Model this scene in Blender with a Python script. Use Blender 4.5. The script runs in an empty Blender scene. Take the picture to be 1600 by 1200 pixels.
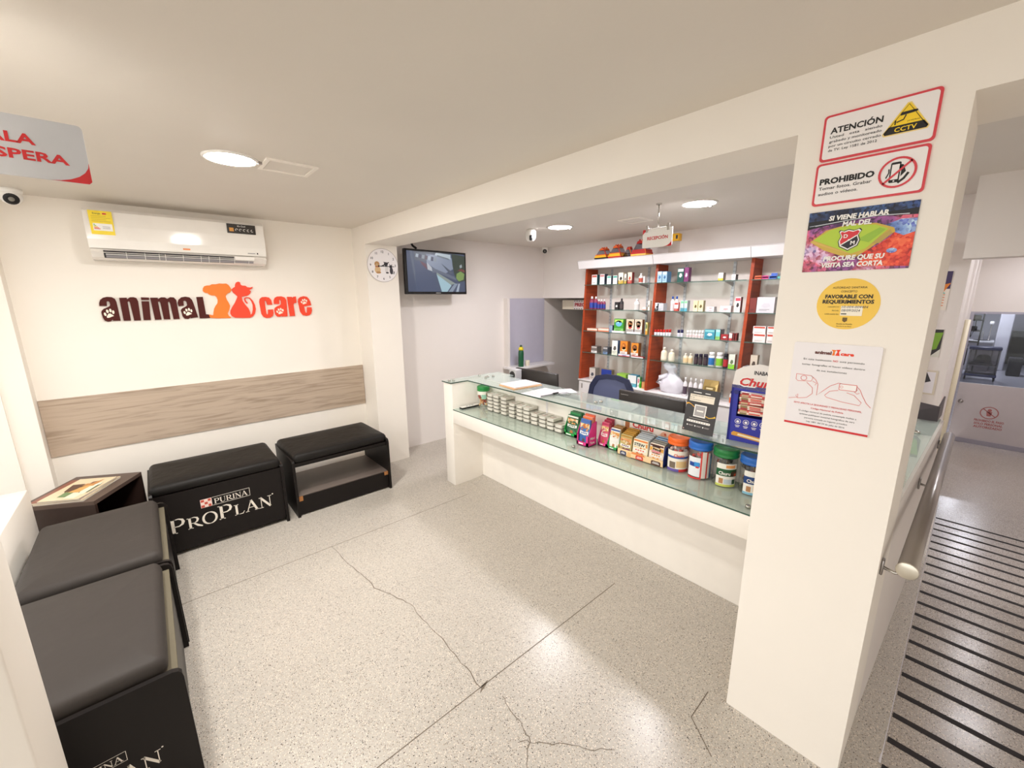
import bpy, bmesh, math, random
from mathutils import Matrix, Vector
random.seed(7)
PI = math.pi
SC = bpy.context.scene
COL = SC.collection

# ------------------------------------------------------------------ camera, world, exposure
cam_d = bpy.data.cameras.new('camera')
cam_d.sensor_width = 36.0
cam_d.lens = 36.0 * 637.63 / 1600.0
cam_d.clip_start = 0.05
cam = bpy.data.objects.new('camera', cam_d)
COL.objects.link(cam)
_yaw, _pit, _rol = 0.7221953, -0.2093129, -0.0058278
_F = Vector((math.sin(_yaw) * math.cos(_pit), math.cos(_yaw) * math.cos(_pit), math.sin(_pit)))
_R = Vector((math.cos(_yaw), -math.sin(_yaw), 0.0))
_U = _R.cross(_F)
_r = math.cos(_rol) * _R + math.sin(_rol) * _U
_u = -math.sin(_rol) * _R + math.cos(_rol) * _U
cam.matrix_world = Matrix(((_r.x, _u.x, -_F.x, 0), (_r.y, _u.y, -_F.y, 0), (_r.z, _u.z, -_F.z, 1.75), (0, 0, 0, 1)))
SC.camera = cam

world = bpy.data.worlds.new('daylight')
SC.world = world
world.use_nodes = True
world.node_tree.nodes['Background'].inputs[0].default_value = (1.0, 0.975, 0.935, 1)
world.node_tree.nodes['Background'].inputs[1].default_value = 0.62
LAMP = 105.0            # brightness of the round ceiling lamps
LAMP_COLOUR = (1.0, 0.965, 0.915)
SC.view_settings.view_transform = 'Standard'
SC.view_settings.look = 'None'
SC.view_settings.gamma = 1.0
SC.view_settings.exposure = 1.69
try:
    SC.view_settings.use_curve_mapping = False
except Exception:
    pass
SC.cycles.max_bounces = 14
SC.cycles.diffuse_bounces = 7
SC.cycles.transparent_max_bounces = 16

# ------------------------------------------------------------------ materials
def lin(h):
    h = h.lstrip('#')
    out = []
    for i in (0, 2, 4):
        c = int(h[i:i + 2], 16) / 255.0
        out.append(c / 12.92 if c <= 0.04045 else ((c + 0.055) / 1.055) ** 2.4)
    return (out[0], out[1], out[2], 1.0)

_mats = {}
def new_mat(name):
    m = bpy.data.materials.new(name)
    m.use_nodes = True
    return m, m.node_tree, m.node_tree.nodes['Principled BSDF']

def mat(h, rough=0.5, metal=0.0, spec=0.5, emit=0.0, bump=0.0, vary=0.04):
    """plain painted / printed surface: a colour with a slight procedural unevenness"""
    key = (h, rough, metal, spec, emit, bump)
    if key in _mats:
        return _mats[key]
    m, t, b = new_mat('surface_' + h + '_%d' % (rough * 100))
    N, L = t.nodes, t.links
    col = lin(h)
    b.inputs['Base Color'].default_value = col
    b.inputs['Roughness'].default_value = rough
    b.inputs['Metallic'].default_value = metal
    b.inputs['Specular IOR Level'].default_value = spec
    if emit:
        b.inputs['Emission Color'].default_value = col
        b.inputs['Emission Strength'].default_value = emit
        b.inputs['Base Color'].default_value = (0.01, 0.01, 0.01, 1)
    else:
        tc = N.new('ShaderNodeTexCoord')
        no = N.new('ShaderNodeTexNoise')
        no.inputs['Scale'].default_value = 9.0
        no.inputs['Detail'].default_value = 3.0
        L.new(tc.outputs['Object'], no.inputs['Vector'])
        mx = N.new('ShaderNodeMix')
        mx.data_type = 'RGBA'
        mx.inputs[6].default_value = [c * (1 - vary) for c in col[:3]] + [1]
        mx.inputs[7].default_value = [min(1, c * (1 + vary)) for c in col[:3]] + [1]
        L.new(no.outputs['Fac'], mx.inputs[0])
        L.new(mx.outputs[2], b.inputs['Base Color'])
        if bump:
            n2 = N.new('ShaderNodeTexNoise')
            n2.inputs['Scale'].default_value = 14.0
            n2.inputs['Detail'].default_value = 6.0
            L.new(tc.outputs['Object'], n2.inputs['Vector'])
            bp = N.new('ShaderNodeBump')
            bp.inputs['Strength'].default_value = bump
            bp.inputs['Distance'].default_value = 0.02
            L.new(n2.outputs['Fac'], bp.inputs['Height'])
            L.new(bp.outputs['Normal'], b.inputs['Normal'])
    _mats[key] = m
    return m

def ramp(N, stops):
    r = N.new('ShaderNodeValToRGB')
    e = r.color_ramp.elements
    while len(e) < len(stops):
        e.new(0.5)
    for i, (p, c) in enumerate(stops):
        e[i].position = p
        e[i].color = c
    return r

def wall_paint(name, h, rough=0.55):
    m, t, b = new_mat(name)
    N, L = t.nodes, t.links
    tc = N.new('ShaderNodeTexCoord')
    no = N.new('ShaderNodeTexNoise')
    no.inputs['Scale'].default_value = 2.2
    no.inputs['Detail'].default_value = 4
    L.new(tc.outputs['Object'], no.inputs['Vector'])
    c = lin(h)
    r = ramp(N, [(0.3, [x * 0.975 for x in c[:3]] + [1]), (0.7, c)])
    L.new(no.outputs['Fac'], r.inputs['Fac'])
    L.new(r.outputs['Color'], b.inputs['Base Color'])
    b.inputs['Roughness'].default_value = rough
    b.inputs['Specular IOR Level'].default_value = 0.3
    n2 = N.new('ShaderNodeTexNoise')
    n2.inputs['Scale'].default_value = 60
    L.new(tc.outputs['Object'], n2.inputs['Vector'])
    bp = N.new('ShaderNodeBump')
    bp.inputs['Strength'].default_value = 0.06
    bp.inputs['Distance'].default_value = 0.004
    L.new(n2.outputs['Fac'], bp.inputs['Height'])
    L.new(bp.outputs['Normal'], b.inputs['Normal'])
    return m

def terrazzo(name, base, rough):
    m, t, b = new_mat(name)
    N, L = t.nodes, t.links
    tc = N.new('ShaderNodeTexCoord')
    n1 = N.new('ShaderNodeTexNoise')
    n1.inputs['Scale'].default_value = 1.3
    n1.inputs['Detail'].default_value = 5
    L.new(tc.outputs['Object'], n1.inputs['Vector'])
    c = lin(base)
    r0 = ramp(N, [(0.3, [x * 0.9 for x in c[:3]] + [1]), (0.7, c)])
    L.new(n1.outputs['Fac'], r0.inputs['Fac'])
    prev = r0.outputs['Color']
    for scale, keep, size, colour in ((150, 0.45, 0.36, 'dcd2c5'), (190, 0.60, 0.34, 'a89a88'), (175, 0.74, 0.33, '625850'), (130, 0.93, 0.31, '302b28')):
        v = N.new('ShaderNodeTexVoronoi')
        v.inputs['Scale'].default_value = scale
        mp = N.new('ShaderNodeMapping')
        mp.inputs['Location'].default_value = (scale * 0.37, scale * 0.11, 0)
        L.new(tc.outputs['Object'], mp.inputs['Vector'])
        L.new(mp.outputs['Vector'], v.inputs['Vector'])
        sp = N.new('ShaderNodeSeparateColor')
        L.new(v.outputs['Color'], sp.inputs['Color'])
        g = N.new('ShaderNodeMath')
        g.operation = 'GREATER_THAN'
        g.inputs[1].default_value = keep
        L.new(sp.outputs['Red'], g.inputs[0])
        d = N.new('ShaderNodeMath')
        d.operation = 'LESS_THAN'
        d.inputs[1].default_value = size
        L.new(v.outputs['Distance'], d.inputs[0])
        k = N.new('ShaderNodeMath')
        k.operation = 'MULTIPLY'
        L.new(g.outputs[0], k.inputs[0])
        L.new(d.outputs[0], k.inputs[1])
        mx = N.new('ShaderNodeMix')
        mx.data_type = 'RGBA'
        L.new(k.outputs[0], mx.inputs[0])
        L.new(prev, mx.inputs[6])
        mx.inputs[7].default_value = lin(colour)
        prev = mx.outputs[2]
    L.new(prev, b.inputs['Base Color'])
    b.inputs['Roughness'].default_value = rough
    return m

def wood(name, light, dark, rough=0.45):
    m, t, b = new_mat(name)
    N, L = t.nodes, t.links
    tc = N.new('ShaderNodeTexCoord')
    mp = N.new('ShaderNodeMapping')
    mp.inputs['Scale'].default_value = (1.1, 9.0, 17.0)
    L.new(tc.outputs['Object'], mp.inputs['Vector'])
    n = N.new('ShaderNodeTexNoise')
    n.inputs['Scale'].default_value = 2.0
    n.inputs['Detail'].default_value = 7
    n.inputs['Distortion'].default_value = 1.1
    L.new(mp.outputs['Vector'], n.inputs['Vector'])
    r = ramp(N, [(0.32, lin(dark)), (0.52, lin(light)), (0.75, [x * 1.06 for x in lin(light)[:3]] + [1])])
    L.new(n.outputs['Fac'], r.inputs['Fac'])
    L.new(r.outputs['Color'], b.inputs['Base Color'])
    b.inputs['Roughness'].default_value = rough
    b.inputs['Specular IOR Level'].default_value = 0.3
    return m

def sheet_glass(name, tint, gloss=1.0, haze=0.0, haze_colour=(0.78, 0.84, 0.81, 1)):
    """thin sheet: tinted see-through plus mirror reflection that grows at a grazing angle"""
    m = bpy.data.materials.new(name)
    m.use_nodes = True
    t = m.node_tree
    N, L = t.nodes, t.links
    N.remove(N['Principled BSDF'])
    tr = N.new('ShaderNodeBsdfTransparent')
    tr.inputs['Color'].default_value = tint
    gl = N.new('ShaderNodeBsdfGlossy')
    gl.inputs['Roughness'].default_value = 0.02
    gl.inputs['Color'].default_value = (0.93 * gloss, 0.97 * gloss, 0.96 * gloss, 1)
    lw = N.new('ShaderNodeLayerWeight')          # Schlick: the same on both faces of the sheet
    lw.inputs['Blend'].default_value = 0.5
    pw = N.new('ShaderNodeMath')
    pw.operation = 'POWER'
    pw.inputs[1].default_value = 4.0
    L.new(lw.outputs['Facing'], pw.inputs[0])
    fr = N.new('ShaderNodeMath')
    fr.operation = 'MULTIPLY_ADD'
    fr.inputs[1].default_value = 0.93
    fr.inputs[2].default_value = 0.05
    L.new(pw.outputs[0], fr.inputs[0])
    mx = N.new('ShaderNodeMixShader')
    L.new(fr.outputs[0], mx.inputs[0])
    L.new(tr.outputs[0], mx.inputs[1])
    L.new(gl.outputs[0], mx.inputs[2])
    out = mx.outputs[0]
    if haze:                                     # faint matt film of pale colour, standing in for milky reflections
        df = N.new('ShaderNodeBsdfDiffuse')
        df.inputs['Color'].default_value = haze_colour
        m2 = N.new('ShaderNodeMixShader')
        m2.inputs[0].default_value = haze
        L.new(out, m2.inputs[1])
        L.new(df.outputs[0], m2.inputs[2])
        out = m2.outputs[0]
    L.new(out, N['Material Output'].inputs['Surface'])
    return m

def crowd_print(name, cols=('3a2450', '8a4a86', 'c4566a', 'd8a8c8', '7a98d0')):
    m, t, b = new_mat(name)
    N, L = t.nodes, t.links
    tc = N.new('ShaderNodeTexCoord')
    v = N.new('ShaderNodeTexVoronoi')
    v.inputs['Scale'].default_value = 130
    L.new(tc.outputs['Object'], v.inputs['Vector'])
    n = N.new('ShaderNodeTexNoise')
    n.inputs['Scale'].default_value = 11
    n.inputs['Detail'].default_value = 3
    L.new(tc.outputs['Object'], n.inputs['Vector'])
    r = ramp(N, list(zip((0.3, 0.45, 0.55, 0.64, 0.74), [lin(c) for c in cols])))
    L.new(n.outputs['Fac'], r.inputs['Fac'])
    sp = N.new('ShaderNodeSeparateColor')
    L.new(v.outputs['Color'], sp.inputs['Color'])
    mx = N.new('ShaderNodeMix')
    mx.data_type = 'RGBA'
    mx.blend_type = 'OVERLAY'
    mx.inputs[0].default_value = 0.75
    L.new(r.outputs['Color'], mx.inputs[6])
    L.new(sp.outputs['Red'], mx.inputs[7])
    L.new(mx.outputs[2], b.inputs['Base Color'])
    b.inputs['Roughness'].default_value = 0.35
    return m

WALL = wall_paint('wall_paint', 'f3ede4')
WALL2 = wall_paint('wall_paint_reception', 'e9e3de')
CEIL = wall_paint('ceiling_paint', 'e2dcd3')
FLOOR = terrazzo('terrazzo', 'bfb9b0', 0.28)
RAMP_M = terrazzo('terrazzo_ramp', 'b6aea6', 0.2)
WOOD = wood('oak_panel', 'baa896', '9d8b79')
REDWOOD = wood('cherry_board', 'a8431f', '95381a', 0.4)
BLACKB = mat('140f0e', 0.42, spec=0.25, bump=0.02)
LEATHER = mat('171412', 0.5, spec=0.22, bump=0.25)
LEATHER2 = mat('37322f', 0.6, spec=0.25, bump=0.08)
LACQ = mat('f7f2ea', 0.3)
LACQW = mat('e9e6e6', 0.35)
GLASS = sheet_glass('counter_glass', (0.90, 0.955, 0.93, 1), 1.0, 0.20)
SHELFG = sheet_glass('shelf_glass', (0.82, 0.90, 0.88, 1))
PANE = sheet_glass('door_pane', (0.93, 0.94, 0.97, 1), 0.5)
CLEAR = sheet_glass('clear_plastic', (0.93, 0.93, 0.92, 1), 0.8)
GEDGE = mat('3d5a50', 0.15)
CHROME = mat('c9c6c0', 0.22, 1.0)
STEEL = mat('a8a3a0', 0.3, 1.0)
BLACK = mat('151416', 0.35)
WHITE = mat('f4f2ee', 0.4)
INK = mat('1c1a1a', 0.5)
RED = mat('cf2a2e', 0.45)
JOINT = mat('6e6254', 0.6)

# ------------------------------------------------------------------ mesh building
class MB:
    def __init__(s):
        s.v, s.f, s.m, s.sm, s.mats = [], [], [], [], []
        s.X = Matrix.Identity(4)
    def mi(s, m):
        if m not in s.mats:
            s.mats.append(m)
        return s.mats.index(m)
    def add(s, vs, fs, m, smooth=False):
        o = len(s.v)
        s.v += [s.X @ Vector(p) for p in vs]
        k = s.mi(m)
        for f in fs:
            s.f.append([i + o for i in f])
            s.m.append(k)
            s.sm.append(smooth)
        return s
    def box(s, x0, y0, z0, x1, y1, z1, m):
        x0, x1 = sorted((x0, x1)); y0, y1 = sorted((y0, y1)); z0, z1 = sorted((z0, z1))
        vs = [(x, y, z) for z in (z0, z1) for y in (y0, y1) for x in (x0, x1)]
        return s.add(vs, [(0, 2, 3, 1), (4, 5, 7, 6), (0, 1, 5, 4), (2, 6, 7, 3), (0, 4, 6, 2), (1, 3, 7, 5)], m)
    def rbox(s, x0, y0, z0, x1, y1, z1, m, r=0.01, seg=2, smooth=True):
        b = bmesh.new()
        bmesh.ops.create_cube(b, size=1.0)
        for q in b.verts:
            q.co = Vector((x0 + (q.co.x + .5) * (x1 - x0), y0 + (q.co.y + .5) * (y1 - y0), z0 + (q.co.z + .5) * (z1 - z0)))
        bmesh.ops.bevel(b, geom=list(b.edges), offset=r, segments=seg, affect='EDGES', profile=0.5)
        b.verts.index_update()
        s.add([q.co.copy() for q in b.verts], [[q.index for q in f.verts] for f in b.faces], m, smooth)
        b.free()
        return s
    def pad(s, x0, y0, z0, x1, y1, z1, m, r=0.04, puff=0.012, n=12):
        """upholstered pad: soft edges, slightly domed top"""
        vs, fs = [], []
        W, D = x1 - x0, y1 - y0
        def ring(inset, z):
            out = []
            rr = max(r - inset, 0.008)
            for cx, cy, a0 in ((x1 - r, y1 - r, 0), (x0 + r, y1 - r, 90), (x0 + r, y0 + r, 180), (x1 - r, y0 + r, 270)):
                for k in range(4):
                    a = math.radians(a0 + 30 * k)
                    out.append((cx + rr * math.cos(a), cy + rr * math.sin(a), z))
            return out
        H = z1 - z0
        rings = [(0.012, z0), (0.0, z0 + .2 * H), (-0.003, z0 + .45 * H), (0.002, z0 + .72 * H), (0.012, z0 + .9 * H), (0.028, z1)]
        for ins, z in rings:
            vs += ring(ins, z)
        k = 16
        for i in range(len(rings) - 1):
            for j in range(k):
                fs.append((i * k + j, i * k + (j + 1) % k, (i + 1) * k + (j + 1) % k, (i + 1) * k + j))
        fs.append(tuple(reversed(range(k))))
        base = (len(rings) - 1) * k
        cx, cy = (x0 + x1) / 2, (y0 + y1) / 2
        prev = base
        for t, dz in ((0.75, 0.5), (0.45, 0.85)):
            o = len(vs)
            for j in range(k):
                p = vs[base + j]
                vs.append((cx + (p[0] - cx) * t, cy + (p[1] - cy) * t, z1 + puff * dz))
            for j in range(k):
                fs.append((prev + j, prev + (j + 1) % k, o + (j + 1) % k, o + j))
            prev = o
        o = len(vs)
        vs.append((cx, cy, z1 + puff))
        for j in range(k):
            fs.append((prev + j, prev + (j + 1) % k, o))
        return s.add(vs, fs, m, True)
    def lathe(s, cx, cy, prof, m, n=24, smooth=True, sx=1.0, sy=1.0):
        vs, fs = [], []
        for r, z in prof:
            for k in range(n):
                a = 2 * PI * k / n
                vs.append((cx + r * sx * math.cos(a), cy + r * sy * math.sin(a), z))
        for i in range(len(prof) - 1):
            for k in range(n):
                fs.append((i * n + k, i * n + (k + 1) % n, (i + 1) * n + (k + 1) % n, (i + 1) * n + k))
        fs.append(tuple(reversed(range(n))))
        fs.append(tuple((len(prof) - 1) * n + k for k in range(n)))
        return s.add(vs, fs, m, smooth)
    def tube(s, pts, r, m, n=10, closed=False):
        pts = [Vector(p) for p in pts]
        vs, fs = [], []
        N = len(pts)
        ref = Vector((0, 0, 1))
        for i, p in enumerate(pts):
            if closed:
                d = (pts[(i + 1) % N] - pts[i - 1]).normalized()
            else:
                d = (pts[min(i + 1, N - 1)] - pts[max(i - 1, 0)]).normalized()
            a = d.cross(ref)
            if a.length < 1e-3:
                a = d.cross(Vector((1, 0, 0)))
            a.normalize()
            b = d.cross(a)
            for k in range(n):
                t = 2 * PI * k / n
                vs.append(p + a * (r * math.cos(t)) + b * (r * math.sin(t)))
        for i in range(N if closed else N - 1):
            j = (i + 1) % N
            for k in range(n):
                fs.append((i * n + k, i * n + (k + 1) % n, j * n + (k + 1) % n, j * n + k))
        if not closed:
            fs.append(tuple(reversed(range(n))))
            fs.append(tuple((N - 1) * n + k for k in range(n)))
        return s.add(vs, fs, m, True)
    def prism(s, poly, vec, m):
        poly = [Vector(p) for p in poly]
        vec = Vector(vec)
        nrm = Vector((0, 0, 0))
        for i in range(len(poly)):
            nrm += poly[i].cross(poly[(i + 1) % len(poly)])
        if nrm.dot(vec) > 0:
            poly = list(reversed(poly))
        n = len(poly)
        vs = poly + [p + vec for p in poly]
        fs = [tuple(range(n)), tuple(reversed(range(n, 2 * n)))]
        for i in range(n):
            fs.append((i, i + n, (i + 1) % n + n, (i + 1) % n))
        return s.add(vs, fs, m)
    def build(s, name, O=(0, 0, 0), parent=None, label=None, cat=None, group=None, kind=None):
        me = bpy.data.meshes.new(name)
        O = Vector(O)
        me.from_pydata([tuple(p - O) for p in s.v], [], s.f)
        for m in s.mats:
            me.materials.append(m)
        me.polygons.foreach_set('material_index', s.m)
        me.polygons.foreach_set('use_smooth', s.sm)
        me.update()
        o = bpy.data.objects.new(name, me)
        COL.objects.link(o)
        if parent is None:
            o.location = O
        else:
            o.parent = parent
        tag(o, label, cat, group, kind)
        return o

def tag(o, label=None, cat=None, group=None, kind=None):
    if label: o['label'] = label
    if cat: o['category'] = cat
    if group: o['group'] = group
    if kind: o['kind'] = kind
    return o

def root(name, O, label, cat, group=None, kind=None):
    o = bpy.data.objects.new(name, None)
    o.empty_display_size = 0.1
    COL.objects.link(o)
    o.location = O
    return tag(o, label, cat, group, kind)

def struct(name, mb, label=None):
    return mb.build(name, kind='structure', label=label)

class Frame:
    """a flat drawing frame on a surface: origin, right, up; prints sit a hair in front of it"""
    def __init__(s, mb, o, u, v):
        s.mb, s.o, s.u, s.v = mb, Vector(o), Vector(u).normalized(), Vector(v).normalized()
        s.n = s.u.cross(s.v)
    def p(s, a, b, l=0.0):
        return s.o + s.u * a + s.v * b + s.n * l
    def poly(s, pts, m, l=0.0006):
        s.mb.add([s.p(a, b, l) for a, b in pts], [tuple(range(len(pts)))], m)
    def rect(s, a0, b0, a1, b1, m, l=0.0006):
        s.poly([(a0, b0), (a1, b0), (a1, b1), (a0, b1)], m, l)
    def rrect(s, a0, b0, a1, b1, r, m, l=0.0006, n=5):
        s.poly(rr_pts(a0, b0, a1, b1, r, n), m, l)
    def disc(s, a, b, r, m, l=0.0006, n=28, ry=None):
        ry = ry or r
        s.poly([(a + r * math.cos(2 * PI * k / n), b + ry * math.sin(2 * PI * k / n)) for k in range(n)], m, l)
    def ring(s, a, b, r, w, m, l=0.0006, n=32, a0=0, a1=360):
        q = []
        full = a1 - a0 >= 360
        for k in range(n + (0 if full else 1)):
            t = math.radians(a0 + (a1 - a0) * k / n)
            q.append((math.cos(t), math.sin(t)))
        K = len(q)
        vs = [s.p(a + r * x, b + r * y, l) for x, y in q] + [s.p(a + (r - w) * x, b + (r - w) * y, l) for x, y in q]
        fs = [(K + k, k, (k + 1) % K, K + (k + 1) % K) for k in range(K if full else K - 1)]
        s.mb.add(vs, fs, m)
    def line(s, pts, w, m, l=0.0006):
        """stroke; w is one width or one per point"""
        N = len(pts)
        ws = w if isinstance(w, (list, tuple)) else [w] * N
        L, R = [], []
        for i in range(N):
            d = Vector(pts[min(i + 1, N - 1)]) - Vector(pts[max(i - 1, 0)])
            d.normalize()
            nx, ny = -d.y, d.x
            L.append((pts[i][0] + nx * ws[i] / 2, pts[i][1] + ny * ws[i] / 2))
            R.append((pts[i][0] - nx * ws[i] / 2, pts[i][1] - ny * ws[i] / 2))
        vs = [s.p(a, b, l) for a, b in L] + [s.p(a, b, l) for a, b in R]
        s.mb.add(vs, [(N + i, N + i + 1, i + 1, i) for i in range(N - 1)], m)
    def text(s, body, a, b, h, m, w=None, align='c', bold=0.0, shear=0.0, l=0.0008):
        """one line of lettering: h = height of a capital, w = width to fit it into"""
        vs, fs = glyphs(body, bold, shear)
        if not vs:
            return
        x0 = min(p[0] for p in vs); x1 = max(p[0] for p in vs)
        k = h / 0.727
        kx = w / (x1 - x0) if w else k
        W = (x1 - x0) * kx
        off = a - (W / 2 if align == 'c' else W if align == 'r' else 0)
        s.mb.add([s.p(off + (x - x0) * kx, b + y * k, l) for x, y in vs], fs, m)

def rr_pts(a0, b0, a1, b1, r, n=5):
    out = []
    for cx, cy, s0 in ((a1 - r, b1 - r, 0), (a0 + r, b1 - r, 90), (a0 + r, b0 + r, 180), (a1 - r, b0 + r, 270)):
        for k in range(n + 1):
            t = math.radians(s0 + 90 * k / n)
            out.append((cx + r * math.cos(t), cy + r * math.sin(t)))
    return out

_glyph = {}
def glyphs(body, bold, shear):
    key = (body, bold, shear)
    if key not in _glyph:
        c = bpy.data.curves.new('lettering', 'FONT')
        c.body = body
        c.size = 1.0
        c.offset = bold
        c.shear = shear
        c.resolution_u = 2
        o = bpy.data.objects.new('lettering', c)
        COL.objects.link(o)
        dg = bpy.context.evaluated_depsgraph_get()
        me = o.evaluated_get(dg).to_mesh()
        _glyph[key] = ([(q.co.x, q.co.y) for q in me.vertices], [tuple(f.vertices) for f in me.polygons])
        o.evaluated_get(dg).to_mesh_clear()
        bpy.data.objects.remove(o)
        bpy.data.curves.remove(c)
    return _glyph[key]

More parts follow.
